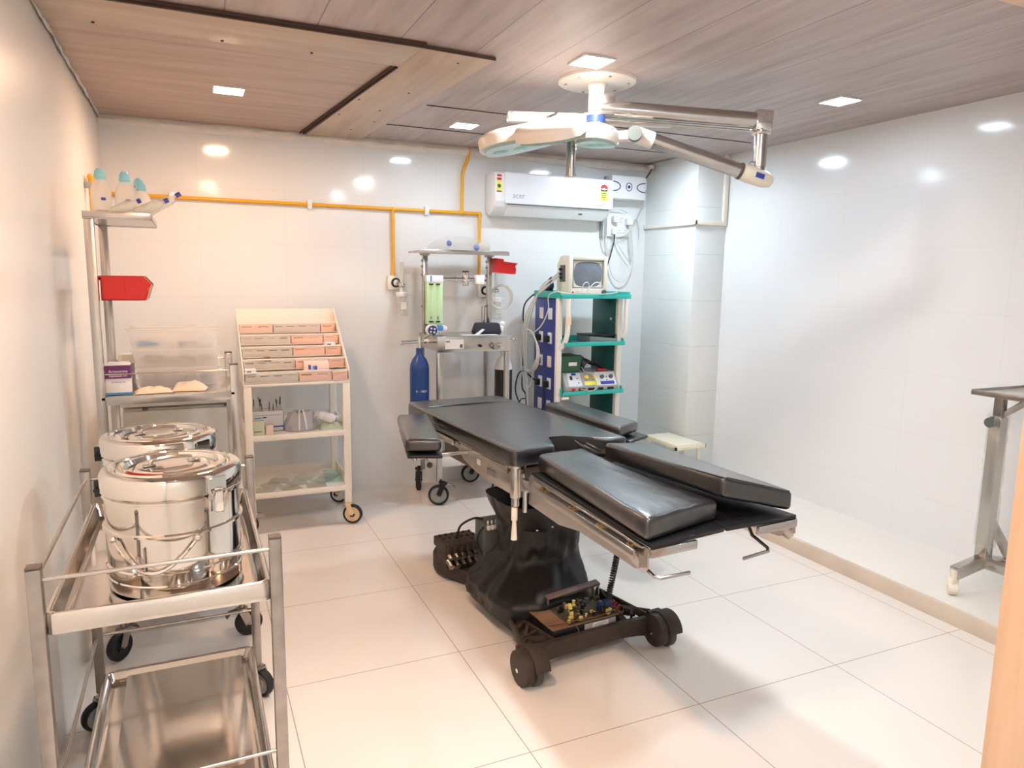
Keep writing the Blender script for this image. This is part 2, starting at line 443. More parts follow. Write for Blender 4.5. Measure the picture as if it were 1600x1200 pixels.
# screws in the boards
sc = MB()
for x, y in [(-.55, 1.29), (-.1, 1.30), (.25, 1.30), (.85, 1.15), (.80, 1.75), (.76, 2.2), (.80, 2.5), (.72, 2.8), (.60, 2.0), (.57, 2.4)]:
    sc.cyl((x, y, ZC - .020), (x, y, ZC - .012), .006, seg=8)
struct('trim_6', sc, 'gap')
# uneven plaster strip at the head of the back wall
def crown(u, v):
    x = XL + (XR - XL) * u
    k = .006 * noise.noise(V(x * 6, 1.2, v * 3)) + .004 * noise.noise(V(x * 23, 4, v * 9))
    return V(x, YB - .022 - k - .014 * math.sin(PI * min(1, v * 1.1)), ZC - .002 - v * (.062 + .010 * noise.noise(V(x * 3, 7, 1))))
cm = MB().grid(crown, 160, 4)
cm.box2(XL, XR, YB - .02, YB, ZC - .055, ZC)
struct('trim_7', cm, 'plaster')
def crown_l(u, v):
    y = 1.0 + (YB - 1.0) * u
    k = .010 * noise.noise(V(y * 9, 2.2, v * 3))
    return V(XL + .012 + k, y, ZC - v * (.03 + .012 * noise.noise(V(y * 5, 1, 1))))
struct('trim_8', MB().grid(crown_l, 60, 3), 'plaster')
# boxed column in the corner with its cable trunking
struct('column', MB().box2(3.235, XR, 2.49, YB, HS, ZC, .003), 'column')
tr = MB()
tr.box2(3.215, 3.235, 2.47, YB, 1.985, 2.018, .003).box2(3.215, XR, 2.47, 2.49, 1.985, 2.018, .003)
tr.box2(XR - .045, XR - .008, 2.466, 2.49, 2.0, ZC, .003)
struct('trim_9', tr, 'cream')
# doorway the photo is taken through
struct('door_1', MB().box2(1.40, 1.545, YP - .11, YP, 0, 2.12, .004).box2(XL, 1.545, YP - .11, YP, 2.10, 2.14, .004), 'doorwood')
k = thing('latch_mount', 'small wooden latch block with two dark holes on the door jamb', 'latch', (1.49, YP - .115, 1.14))
MB().box2(1.455, 1.54, YP - .128, YP - .110, 1.10, 1.20, .006).build('plate', 'doorwood', k)
hm = MB()
for dx, z in [(1.487, 1.178), (1.525, 1.150)]: hm.cyl((dx, YP - .1285, z), (dx, YP - .131, z), .011, seg=14)
hm.build('screw_hole', 'black', k)
MB().box2(1.445, 1.55, YP - .135, YP - .110, 1.072, 1.092, .004).build('lip', 'brown_metal', k)

# ------------------------------------------------------------------ ceiling lights
WARM, COOL, SOFT = (1.0, .63, .40, 1), (.74, .88, 1.0, 1), (.97, .93, .88, 1)
LW = emat('warm_lamp', WARM, 245); LWF = emat('warm_lamp_doorway', WARM, 420); LC = emat('cool_lamp', COOL, 118); LCC = emat('cool_lamp_corner', COOL, 270); LCW = emat('cool_lamp_by_wall', COOL, 62); LCF = emat('cool_lamp_doorway', COOL, 235); LS = emat('soft_lamp', SOFT, 335); LO_FILL = emat('soft_fill_outside', SOFT, 400)
def downlight(x, y, m, label, s=.07):
    t = thing('downlight', label, 'ceiling light', (x, y, ZC - .006), 'square ceiling downlights')
    f = MB()
    for a in (-1, 1):
        f.box((x + a * (s + .004), y, ZC - .005), (.008, 2 * s + .016, .010), .002)
        f.box((x, y + a * (s + .004), ZC - .005), (2 * s, .008, .010), .002)
    f.build('frame', 'white', t)
    MB().box((x, y, ZC - .004), (2 * s, 2 * s, .006)).build('diffuser', m, t)
downlight(-.035, 2.18, LW, 'warm square downlight glowing in the wood ceiling bay above the tiered drawer cart')
downlight(-.035, -.40, LWF, 'warm downlight over the front end of the drum trolley')
downlight(1.345, 2.41, LC, 'white downlight close to the back wall, beside the outermost lamp pod')
downlight(1.38, .905, LS, 'square downlight beside the round ceiling plate of the surgical lamp')
downlight(1.37, -.45, LCF, 'white downlight near the doorway, in line with the surgical table')
downlight(2.88, .91, LCW, 'white downlight in the ceiling by the long tiled side wall')
downlight(2.66, 2.29, LCC, 'white downlight behind the jointed steel arm of the surgical lamp, near the corner column')
downlight(-.1, -1.8, LO_FILL, 'unseen fill light added to the ceiling outside the doorway')  # unseen fill, added outside the doorway to brighten the drum trolley

# ------------------------------------------------------------------ camera
S_, F_ = .7, 1110.1514
cam = bpy.data.cameras.new('camera'); co = bpy.data.objects.new('camera', cam); C.objects.link(co)
RM = Matrix([[0.912586, -0.408636, 0.014248], [-0.047349, -0.140225, -0.988987], [0.406134, 0.901861, -0.147316]])
right, down, fwd = RM[0], RM[1], RM[2]
m = Matrix((right, -down, -fwd)).transposed().to_4x4(); m.translation = Vector([-0.26215, -1.94354, 1.56579])
co.matrix_world = m
cam.sensor_width = 36; cam.lens = F_ / 1600 * 36; cam.clip_start = .05
bpy.context.scene.camera = co
w = bpy.data.worlds.new('world'); bpy.context.scene.world = w; w.use_nodes = True
w.node_tree.nodes['Background'].inputs[0].default_value = (.9, .95, 1, 1); w.node_tree.nodes['Background'].inputs[1].default_value = .3
sc_ = bpy.context.scene
sc_.view_settings.view_transform = 'Standard'; sc_.view_settings.look = 'None'; sc_.view_settings.gamma = 1; sc_.view_settings.use_curve_mapping = False
sc_.view_settings.exposure = 0.2
# ------------------------------------------------------------------ operating table
TO = V(1.2, 1.0, 0); TX = V(.997, .077, 0); TY = V(-.077, .997, 0)
def T(x, y, z): return TO + TX * x + TY * y + V(0, 0, z)
def TW(mb): return mb.warp(lambda c: T(c.x, c.y, c.z))
ot = thing('surgical_table', 'long black padded surgical table on a dusty cast base with split leg pads', 'operating table', (1.2, 1.0, 0))

def slab(corners_bot, th, bev, seg=4, sag=None, n=22):
    """upholstered pad from four bottom corners (counter-clockwise)"""
    t = MB(); top = [(p[0], p[1], p[2] + th) for p in corners_bot]
    t.hexa(corners_bot, top, bev, seg)
    return t

# back pad with a notch cut out of its foot end
outline = [(-.30, .93), (-.275, .985), (.275, .985), (.30, .93), (.30, -.285), (.285, -.305), (.225, -.302), (.185, -.282), (.145, -.245), (.10, -.205), (.04, -.172),
           (-.02, -.148), (-.045, -.150), (-.060, -.175), (-.072, -.24), (-.082, -.288), (-.10, -.304), (-.285, -.305), (-.30, -.285)]
bp = MB().prism(outline, .783, .857, 'xy', .018, 4)
bmesh.ops.triangulate(bp.bm, faces=[f for f in bp.bm.faces if len(f.verts) > 4])
bmesh.ops.subdivide_edges(bp.bm, edges=[e for e in bp.bm.edges if e.calc_length() > .10], cuts=3, use_grid_fill=True)
bmesh.ops.triangulate(bp.bm, faces=[f for f in bp.bm.faces if len(f.verts) > 4])
def bump_top(c):
    z = c.z
    if z > .83:
        e = min(.30 - abs(c.x), .985 - c.y, c.y + .305)
        z += .010 * max(0, min(1, e / .10)) * (.55 + .45 * noise.noise(V(c.x * 5, c.y * 4, 0)))
        d = abs(c.y - .74)
        if d < .03: z -= .008 * (1 - d / .03)
    return V(c.x, c.y, z)
bp.warp(bump_top)
TW(bp).build('back_pad', 'leather', ot, sharp=60)
pp = MB()
pp.tube([(-.297, .745, .840), (-.288, .745, .853), (-.25, .745, .861), (0, .742, .866), (.25, .745, .861), (.288, .745, .853), (.297, .745, .840)], .0035, 6)
pp.tube([(-.2995, y, .800) for y in (-.27, .0, .3, .6, .92)], .003, 6).tube([(.2995, y, .800) for y in (-.27, .0, .3, .6, .92)], .003, 6)
TW(pp).build('pad_seam', 'leather_worn', ot)
# loose folds of the cover in the notch
fl = MB()
for i, (x0, x1, dz) in enumerate([(.08, .12, 0), (.10, .15, -.018), (.12, .17, -.01)]):
    fl.tube(smooth_path([(x0, -.196 - (x0 - .08) * .9, .842 + dz), ((x0 + x1) / 2, -.205 - ((x0 + x1) / 2 - .08) * .85, .822 + dz * .5), (x1, -.205 - (x1 - .08) * .80, .800)], 6), .007, 8)
TW(fl).build('cover_fold', 'leather', ot)
bd = MB().box2(-.285, .285, -.25, .97, .768, .786, .003)
TW(bd).build('back_board', 'plate', ot)

# leg pads
lp = slab([(-.212, -.355, .775), (-.331, -1.212, .775), (.022, -1.150, .775), (.02, -.345, .775)], .074, .020, 4)
bmesh.ops.subdivide_edges(lp.bm, edges=[e for e in lp.bm.edges if e.calc_length() > .12], cuts=9, use_grid_fill=True)
def lpw(c):
    z = c.z
    if z > .835:
        u = (c.y + .36) / -.85
        z -= .016 * max(0, math.sin(PI * max(0, min(1, u)))) * max(0, min(1, (c.x + .2) / .2))
        z += .004 * noise.noise(V(c.x * 24, c.y * 16, 3))
    return V(c.x, c.y, z)
TW(lp.warp(lpw)).build('leg_pad', 'leather_worn', ot, sharp=60)
rb = [(.085, -.410, .806), (.014, -1.170, .858), (.318, -1.205, .778), (.335, -.405, .783)]
rp = slab(rb, .072, .018, 4)
bmesh.ops.subdivide_edges(rp.bm, edges=[e for e in rp.bm.edges if e.calc_length() > .12], cuts=8, use_grid_fill=True)
def rpw(c):
    return V(c.x, c.y, c.z + .0025 * noise.noise(V(c.x * 14, c.y * 8, 8)))
TW(rp.warp(rpw)).build('leg_pad', 'leather', ot, sharp=60)
sm = MB().tube([(.03, -1.172, .926), (.16, -1.19, .891), (.295, -1.203, .853)], .003, 6)
sm.tube([(.093, -.45, .868), (.020, -1.165, .926)], .003, 6)
TW(sm).build('pad_seam', 'leather_worn', ot)
# leg boards
for s, name in ((-1, 'a'), (1, 'b')):
    q = MB().prism([(s * .240, -.36), (s * .012, -.36), (s * .006, -1.208), (s * .318, -1.222)] if s > 0 else
                   [(-.318, -1.222), (-.006, -1.208), (-.012, -.36), (-.240, -.36)], .757, .771, 'xy', .002)
    TW(q).build('leg_board', 'plate', ot)
    for x, y in [(.10, -1.17), (.22, -1.10), (.13, -.8)]:
        TW(MB().cyl((s * x, y, .770), (s * x, y, .775), .012, seg=12)).build('leg_board_bolt', 'black', ot)
    # side channel of the leg section
    rail = MB()
    def pt(u, z, off=0): 
        x = .246 + (.322 - .246) * u + off; y = -.36 + (-1.215 + .36) * u
        return (s * x, y, z)
    prof = [(0, .742), (0, .640), (.32, .640), (.50, .668), (.93, .672), (1.0, .700), (1.0, .760), (.02, .768)]
    A = [pt(u, z, .0) for u, z in prof]; B = [pt(u, z, .006) for u, z in prof]
    rail.loft([A, B] if s < 0 else [B, A])
    TW(rail).build('leg_side_plate', 'steel', ot, sharp=30)
    r2 = MB(); r2.bar(pt(.10, .728, .026), pt(.95, .728, .026), .008, .030, .001)
    r2.bar(pt(.03, .760, .012), pt(.985, .760, .012), .014, .006, .001)
    TW(r2).build('accessory_rail', 'steel', ot)
    for u in (.18, .45, .68, .90):
        TW(MB().cyl(pt(u, .742, .006), pt(u, .742, .024), .010, seg=12)).build('rail_stud', 'brass', ot)
    # end bracket and bent rod
    e = MB().box2(min(s * .322, s * .135), max(s * .322, s * .135), -1.226, -1.212, .728, .757, .003)
    e.prism([(-1.212, .757), (-1.212, .690), (-1.195, .672), (-1.12, .690), (-1.10, .757)], s * .318, s * .324, 'yz', .001)
    TW(e).build('end_bracket', 'steel', ot)
    hk = MB().tube([(s * .20, -1.10, .75), (s * .20, -1.14, .69), (s * .20, -1.21, .668), (s * .185, -1.226, .664), (s * .06, -1.236, .664)] if s > 0 else
                   [(-.300, -1.12, .70), (-.300, -1.18, .675), (-.298, -1.215, .664), (-.285, -1.230, .662), (-.175, -1.238, .662)], .006, 8)
    TW(hk).build('bent_rod', 'steel', ot)

# body side plates
for s in (-1, 1):
    p = MB().prism([(-.27, .785), (-.27, .652), (-.02, .652), (.12, .668), (.24, .690), (.30, .735), (.46, .735), (.50, .775), (.50, .785)], s * .262, s * .274, 'yz', .002)
    TW(p).build('side_plate', 'steel', ot)
    ar = MB().box2(min(s * .288, s * .296), max(s * .288, s * .296), -.25, .22, .745, .775, .001)
    ar.box2(min(s * .274, s * .298), max(s * .274, s * .298), -.25, .24, .779, .785, .001)
    ar.box2(min(s * .288, s * .296), max(s * .288, s * .296), .32, .92, .745, .775, .001)
    TW(ar).build('accessory_rail', 'steel', ot)
    for y in (-.21, .06, .21, .36, .6, .88):
        TW(MB().box((s * .282, y, .76), (.016, .028, .034), .002)).build('rail_stud', 'steel', ot)
    kn = MB().cyl((s * .285, -.305, .655), (s * .285, -.305, .790), .022, seg=20, b=.003)
    kn.box((s * .268, -.305, .72), (.03, .05, .12), .004).cyl((s * .285, -.305, .79), (s * .285, -.305, .80), .045, seg=22)
    kn.cyl((s * .285, -.305, .62), (s * .285, -.305, .655), .017, seg=16).cyl((s * .262, -.345, .60), (s * .262, -.345, .70), .009, seg=12)
    kn.bar((s * .262, -.33, .715), (s * .25, -.37, .715), .03, .05, .003)
    TW(kn).build('hinge_knuckle', 'steel', ot, sharp=30)
    hd = MB().cyl((s * .292, -.312, .615), (s * .292, -.312, .560), .013, seg=16).cyl((s * .292, -.312, .562), (s * .292, -.312, .475), .008, .014, seg=16)
    TW(hd).build('lock_handle', 'white_warm', ot)
lb = MB().box2(-.2765, -.2745, -.11, -.02, .685, .715, .0005)
TW(lb).build('nameplate', 'steel_dull', ot)
TW(MB().box2(-.2762, -.2742, .05, .085, .705, .735)).build('sticker', 'paper', ot)
TW(MB().box2(-.255, .255, -.26, .52, .655, .765, .004)).build('underframe', 'brown_metal', ot)
TW(MB().lathe((0, .02, 0), [(.0, .46), (.13, .46), (.14, .56), (.19, .64), (.19, .66), (0, .66)], 24)).build('lift_column', 'black', ot)

# cloth bellows: lower skirt and upper sleeve
def rrect(hx, hy, z, cx=0, cy=0, p=3.2, n=96, wob=0.0, seed=0, fold=0.0):
    out = []
    for k in range(n):
        a = 2 * PI * k / n; c, s = math.cos(a), math.sin(a)
        r = (abs(c / hx) ** p + abs(s / hy) ** p) ** (-1 / p)
        r *= 1 + wob * (noise.noise(V(math.cos(a) * 2.2 + seed, math.sin(a) * 2.2, z * 9)) + .5 * noise.noise(V(math.cos(a) * 6, math.sin(a) * 6 + seed, z * 16)))
        if fold: r *= 1 + fold * (1 - abs(noise.noise(V(math.cos(a) * 2.6 + z * 5 + seed, math.sin(a) * 2.6, z * 6 - a)))  ** .5 * 1.6)
        out.append((cx + c * r, cy + s * r, z))
    return out
rings = []
NR = 40
for i in range(NR):
    u = i / (NR - 1); z = .070 + .372 * u
    f = max(0, min(1, (u - .22) / .34)); f = f * f * (3 - 2 * f)
    hx = .238 + (.168 - .238) * f; hy = .275 + (.178 - .275) * f
    rings.append(rrect(hx, hy, z, -.078 + .093 * f, -.075 + .085 * f, 3.6, 110, .07 if .03 < u < .98 else .02, 3, .045 if .05 < u < .95 else 0))
TW(MB().loft(rings)).build('bellows_skirt', 'bellows', ot, sharp=75)
rings = []
for i in range(16):
    u = i / 15; z = .425 + .12 * u
    rings.append(rrect(.176 + .012 * u, .186 + .012 * u, z, .012 - .035 * u, .01, 3.4, 96, .05, 11, .02))
TW(MB().loft(rings)).build('bellows_sleeve', 'bellows', ot, sharp=75)
for a in range(4):
    x = -.10 + .24 * a / 3
    TW(MB().ball((x, -.180, .440 + .005 * math.sin(a * 2)), .006, seg=8)).build('snap_stud', 'chrome', ot)

# cast base with a round rear lobe
LC_, LR = (-.085, .50), .225
lobe = [(LC_[0] + LR * math.cos(a), LC_[1] + LR * math.sin(a)) for a in [-.75 + (PI + 1.5) * k / 26 for k in range(27)]]
base = MB().prism([(.19, -.50), (.24, -.30), (.25, .05), (.16, .24)] + lobe + [(-.205, .27), (-.20, .20), (-.245, .06), (-.262, -.05), (-.262, -.28), (-.20, -.50)], .020, .086, 'xy', .010, 2)
TW(base).build('base_casting', 'iron', ot)
rim = MB()
rl = [(LC_[0] + (LR - .01) * math.cos(a), LC_[1] + (LR - .01) * math.sin(a), .092) for a in [-.6 + (PI + 1.3) * k / 26 for k in range(27)]]
rim.tube(rl, .011, 8)
TW(rim).build('base_rim', 'iron', ot)
beam = MB()
NB = 18; ringsA = []
for i in range(NB + 1):
    u = -1 + 2 * i / NB; x = -.045 + .305 * u
    z0 = .052 - .022 * abs(u) ** 4; z1 = .118; y = -.545 - .012 * abs(u) ** 3
    ringsA.append([(x, y - .016, z0), (x, y + .016, z0), (x, y + .012, z1), (x, y - .012, z1)])
beam.loft(ringsA)
TW(beam).build('front_beam', 'iron', ot, sharp=50)
for s in (-1, 1):
    tr_ = MB()
    for p, q in [((.36, -.53), (.245, -.20)), ((.215, -.53), (.245, -.24)), ((.335, -.47), (.225, -.43)), ((.30, -.37), (.235, -.34)), ((.33, -.45), (.22, -.50)), ((.235, -.35), (.325, -.50))]:
        tr_.bar((-.045 + s * (p[0] - .045), p[1], .096), (s * q[0] - .02, q[1], .096), .012, .034, .002)
    TW(tr_).build('base_truss', 'iron', ot)
    x0 = -.425 if s < 0 else .235
    def ring_pts(cy, cz, r, a0, a1, n=16): return [(cy + r * math.cos(a), cz + r * math.sin(a)) for a in [a0 + (a1 - a0) * k / n for k in range(n + 1)]]
    h = MB().prism(ring_pts(-.600, .074, .070, 0, 2 * PI * 15 / 16, 15), x0, x0 + .040, 'yz', .004)
    h.prism(ring_pts(-.600, .070, .078, .05, PI * .98, 14) + ring_pts(-.600, .070, .066, PI * .98, .05, 14), x0 + .036, x0 + .104, 'yz', .002)
    h.prism(ring_pts(-.600, .074, .072, -.35, PI * .80, 12), x0 + .086, x0 + .104, 'yz', .003)
    h.box2(x0 + .03, x0 + .10, -.56, -.52, .05, .125, .004)
    TW(h).build('wheel_housing', 'iron', ot)
    wl = MB().cyl((x0 + .046, -.612, .060), (x0 + .080, -.612, .060), .060, seg=32, b=.008)
    TW(wl).build('wheel', 'rubber_grey', ot)
    TW(MB().cyl((x0 - .006, -.60, .066), (x0, -.60, .066), .010, seg=6)).build('axle_nut', 'chrome', ot)

# exposed electronics on the base
ps = MB().box2(-.215, .105, -.515, -.335, .058, .142, .004)
TW(ps).build('supply_box', 'black', ot)
TW(MB().box2(-.06, .100, -.5185, -.5145, .066, .132)).build('supply_faceplate', 'grey', ot)
TW(MB().box2(-.02, .06, -.5205, -.5180, .070, .130)).build('supply_label', 'paper', ot)
ln = MB()
for i in range(6): ln.box2(-.012, -.012 + .06 - .012 * (i % 3), -.5212, -.5204, .122 - .008 * i, .1240 - .008 * i)
TW(ln).build('label_print', 'ink', ot)
TW(MB().box2(-.225, .115, -.525, -.330, .142, .148, .001)).build('circuit_board', 'pcb', ot)
TW(MB().box2(-.14, .113, -.522, -.340, .148, .150)).build('circuit_tracks', 'pcb_dk', ot)
random.seed(3)
kinds = {'gold': MB(), 'grey_dk': MB(), 'pcb_dk': MB(), 'black': MB(), 'navy': MB()}
for i in range(64):
    x = random.uniform(-.13, .105); y = random.uniform(-.51, -.37); h = random.uniform(.008, .026); k = random.choice(['gold', 'grey_dk', 'pcb_dk', 'black', 'black', 'pcb_dk', 'gold'])
    if random.random() < .5: kinds[k].cyl((x, y, .149), (x, y, .150 + h), random.uniform(.005, .010), seg=10)
    else: kinds[k].box((x, y, .150 + h / 2), (random.uniform(.008, .02), random.uniform(.006, .018), h), .001)
kinds['navy'].box((.085, -.47, .169), (.035, .03, .04), .002).box((.055, -.46, .169), (.02, .02, .036), .002)
for k, mb in kinds.items(): TW(mb).build('board_component', k, ot)['kind'] = 'stuff'
lid = MB().hexa([(-.15, -.370, .196), (.125, -.365, .206), (.125, -.330, .212), (-.15, -.335, .200)], [(-.15, -.370, .202), (.125, -.365, .218), (.125, -.330, .224), (-.15, -.335, .206)], .002)
TW(lid).build('supply_lid', 'brown_metal', ot)
for x, y, z in [(-.14, -.35, .199), (.118, -.36, .208), (.105, -.34, .210)]:
    TW(MB().cyl((x, y, .148), (x, y, z), .005, seg=8)).build('lid_post', 'steel_dull', ot)
wr = MB()
random.seed(5)
for i in range(9):
    x = .11 + .012 * (i % 3); y = -.50 + .012 * i
    wr.tube(smooth_path([(x, y, .145), (x + .03, y - .005, .135 - .008 * (i % 4)), (x + .03 + .006 * (i % 3), y + .01, .12), (x + .015, y + .02, .08)], 4), .0028, 5)
wr.tube(smooth_path([(-.11, -.52, .145), (-.10, -.535, .12), (-.105, -.53, .095), (-.09, -.52, .08)], 4), .003, 5)
wr.tube(smooth_path([(-.22, -.49, .151), (-.12, -.52, .164), (.0, -.515, .152), (.06, -.52, .164), (.11, -.50, .154)], 5), .003, 5)
TW(wr).build('wiring', 'wire_brown', ot)['kind'] = 'stuff'
w2 = MB()
for i in range(4):
    w2.tube(smooth_path([(.115, -.49 + .02 * i, .149), (.15, -.48 + .02 * i, .16), (.155, -.46 + .01 * i, .10)], 4), .0026, 5)
TW(w2).build('wiring', 'wire_red', ot)['kind'] = 'stuff'
# valve block on the rear lobe
vb = MB().box2(-.315, -.105, .37, .53, .165, .215, .008)
for i in range(6):
    vb.box((-.295 + .035 * i, .37, .185), (.022, .03, .04), .004).box((-.295 + .035 * i, .53, .185), (.022, .02, .04), .004)
for i in range(6):
    for j in range(3): vb.cyl((-.29 + .034 * i, .40 + .05 * j, .215), (-.29 + .034 * i, .40 + .05 * j, .223), .008, seg=8)
vb.box2(-.30, -.12, .385, .52, .083, .168, .004)
TW(vb).build('valve_block', 'iron', ot)
for i in range(6):
    x = -.295 + .036 * i
    TW(MB().cyl((x, .36, .160), (x, .335, .148), .013, seg=8).cyl((x, .37, .128), (x, .325, .108), .016, seg=8)).build('valve_fitting', 'steel_dull', ot)
TW(MB().box2(-.145, .03, .255, .375, .083, .335, .006)).build('pump_box', 'grey_dk', ot)
cn = MB()
for i in range(7):
    cn.box((-.13 + .022 * i, .246, .318), (.014, .016, .022), .001).cyl((-.13 + .022 * i, .255, .335), (-.13 + .022 * i, .255, .352), .004, seg=6)
TW(cn).build('terminal_strip', 'cream', ot)
for pts, r in [([(-.12, .33, .335), (-.17, .34, .345), (-.225, .38, .30), (-.23, .41, .225)], .006),
               ([(-.14, .27, .32), (-.165, .28, .29), (-.165, .30, .22), (-.12, .27, .12)], .005),
               ([(-.13, .46, .21), (-.10, .40, .20), (-.09, .37, .13), (-.13, .30, .09)], .006),
               ([(-.17, .38, .17), (-.13, .33, .18), (-.10, .31, .12)], .007)]:
    TW(MB().tube(smooth_path(pts, 6), r, 6)).build('hose', 'cable_black', ot)
w3 = MB()
for i in range(3): w3.tube(smooth_path([(-.03 + .02 * i, .24, .31), (-.01 + .02 * i, .22, .25), (-.02 + .01 * i, .225, .18), (.01 + .02 * i, .23, .12)], 4), .003, 5)
TW(w3).build('wiring', 'wire_red', ot)['kind'] = 'stuff'
TW(MB().box2(-.215, -.18, .145, .18, .078, .122, .003)).build('junction_box', 'white_warm', ot)

# arm boards clamped to the rails
def arm(name_pad, corners, zt, th, plate_shift, stem, label):
    pad = MB(); c = [V(*p) for p in corners]
    pad.hexa([(p.x, p.y, zt - th) for p in c], [(p.x, p.y, zt) for p in c], .020, 4)
    pad.build('arm_pad', 'leather', ot, sharp=60)
    ctr = sum(c, V(0, 0)) / 4
    q = [ctr + (p - ctr) * .97 + V(*plate_shift) for p in c]
    MB().hexa([(p.x, p.y, zt - th - .030) for p in q], [(p.x, p.y, zt - th - .014) for p in q], .006, 2).build('arm_board', 'plate', ot)
    s = V(*stem)
    sm_ = MB().cyl((s.x, s.y, zt - th - .03), (s.x, s.y, zt - th - .07), .016, seg=14).bar((s.x, s.y, zt - th - .062), tuple(T(*(( -.29 if s.x < 1.2 else .29), s.y - 1.0, zt - th - .05))), .024, .016, .003)
    sm_.tube(smooth_path([(s.x, s.y, zt - th - .04), (s.x + .03, s.y - .03, zt - th - .045), (s.x + .05, s.y - .05, zt - th - .075)], 5), .005, 8)
    sm_.build('arm_clamp', 'steel', ot)
    MB().ball((s.x + .055, s.y - .055, zt - th - .088), .014, seg=14).build('clamp_knob', 'brown_metal', ot)
arm('l', [(.562, 1.015), (.712, .960), (.845, 1.575), (.680, 1.590)], .862, .058, (.004, -.012), (.64, 1.14), '')
arm('r', [(1.625, .955), (1.800, 1.045), (1.770, 1.72), (1.595, 1.71)], .850, .056, (.045, -.035), (1.70, 1.40), '')
# hand-control lead: straight drop, then coiled
def coiled(pts, R, turns):
    P = [Vector(p) for p in pts]; n = len(P); out = []
    N = turns * 10
    for i in range(N + 1):
        f = i / N * (n - 1); a = int(min(f, n - 2)); q = P[a].lerp(P[a + 1], f - a)
        d = (P[min(a + 1, n - 1)] - P[a]).normalized(); u = d.orthogonal().normalized(); u = (V(1, 0, 0) - d * d.x).normalized(); s = d.cross(u)
        an = 2 * PI * turns * i / N
        out.append(q + u * R * math.cos(an) + s * R * math.sin(an))
    return out
cpts = smooth_path([(1.40, .58, .47), (1.405, .60, .36), (1.40, .62, .25), (1.37, .60, .17), (1.34, .56, .125)], 10)
ld = MB().tube(smooth_path([T(.12, -.50, .757), T(.14, -.46, .62), T(.19, -.43, .52), (1.402, .58, .49), (1.40, .58, .47)], 6), .0035, 6)
ld.build('handset_lead', 'cable_black', ot)
MB().tube(coiled(cpts, .011, 34), .0042, 5).build('coiled_lead', 'cable_black', ot)
# ------------------------------------------------------------------ shared pieces
def caster(par, x, y, ztop, r, yaw=0.0, fork='steel_dull', tyre='rubber', hub='hub', w=.03, brake=None):
    """stem and fork as a part, wheel (and brake) as its sub-parts"""
    d = V(math.cos(yaw), math.sin(yaw), 0); n = V(-d.y, d.x, 0); off = d * (-r * .45)
    c = V(x, y, r) + off
    f = MB().cyl((x, y, ztop), (x, y, 2 * r + .012), .011, seg=12).cyl((x, y, 2 * r + .014), (x, y, 2 * r + .002), r * .42, seg=18)
    for s in (-1, 1):
        q = c + n * (s * (w / 2 + .005)); q0 = V(x, y, 2 * r + .006) + n * (s * (w / 2 + .005))
        f.bar(q0, q, .034, .004, 0, up=n)
    f.bar(V(x, y, 2 * r + .006) - n * (w / 2), V(x, y, 2 * r + .006) + n * (w / 2), .05, .005)
    f.cyl(c - n * (w / 2 + .010), c + n * (w / 2 + .010), .006, seg=10)
    fo = f.build('caster', fork, par)
    rot = n.to_track_quat('Z', 'Y').to_matrix().to_4x4()
    t = MB().lathe(c, [(r * .78, -w / 2 * .9), (r * .93, -w / 2), (r, -w / 2 * .5), (r, w / 2 * .5), (r * .93, w / 2), (r * .78, w / 2 * .9), (r * .78, -w / 2 * .9)], 28, mat=rot)
    t.build('wheel', tyre, fo)
    h = MB().lathe(c, [(0, -w * .42), (r * .3, -w * .46), (r * .34, -w * .30), (r * .79, -w * .34), (r * .79, w * .34), (r * .34, w * .30), (r * .3, w * .46), (0, w * .42)], 24, mat=rot)
    h.build('wheel_hub', hub, fo)
    if brake:
        b = MB().bar(V(x, y, 2 * r + .008) + d * .01, V(x, y, 2 * r + .0) + d * (r * .95), .03, .007, .002).bar(V(x, y, 2 * r) + d * (r * .9), V(x, y, 2 * r - .018) + d * (r * 1.15), .034, .006, .002)
        b.build('brake_lever', brake, fo)
    return fo

def post(par, x, y, z0, z1, w, mat='steel', name='post', cap='cap'):
    o = MB().box2(x - w / 2, x + w / 2, y - w / 2, y + w / 2, z0, z1, .003).build(name, mat, par)
    if cap:
        MB().box2(x - w / 2, x + w / 2, y - w / 2, y + w / 2, z1, z1 + .006, .002).build('post_cap', cap, o)
    return o

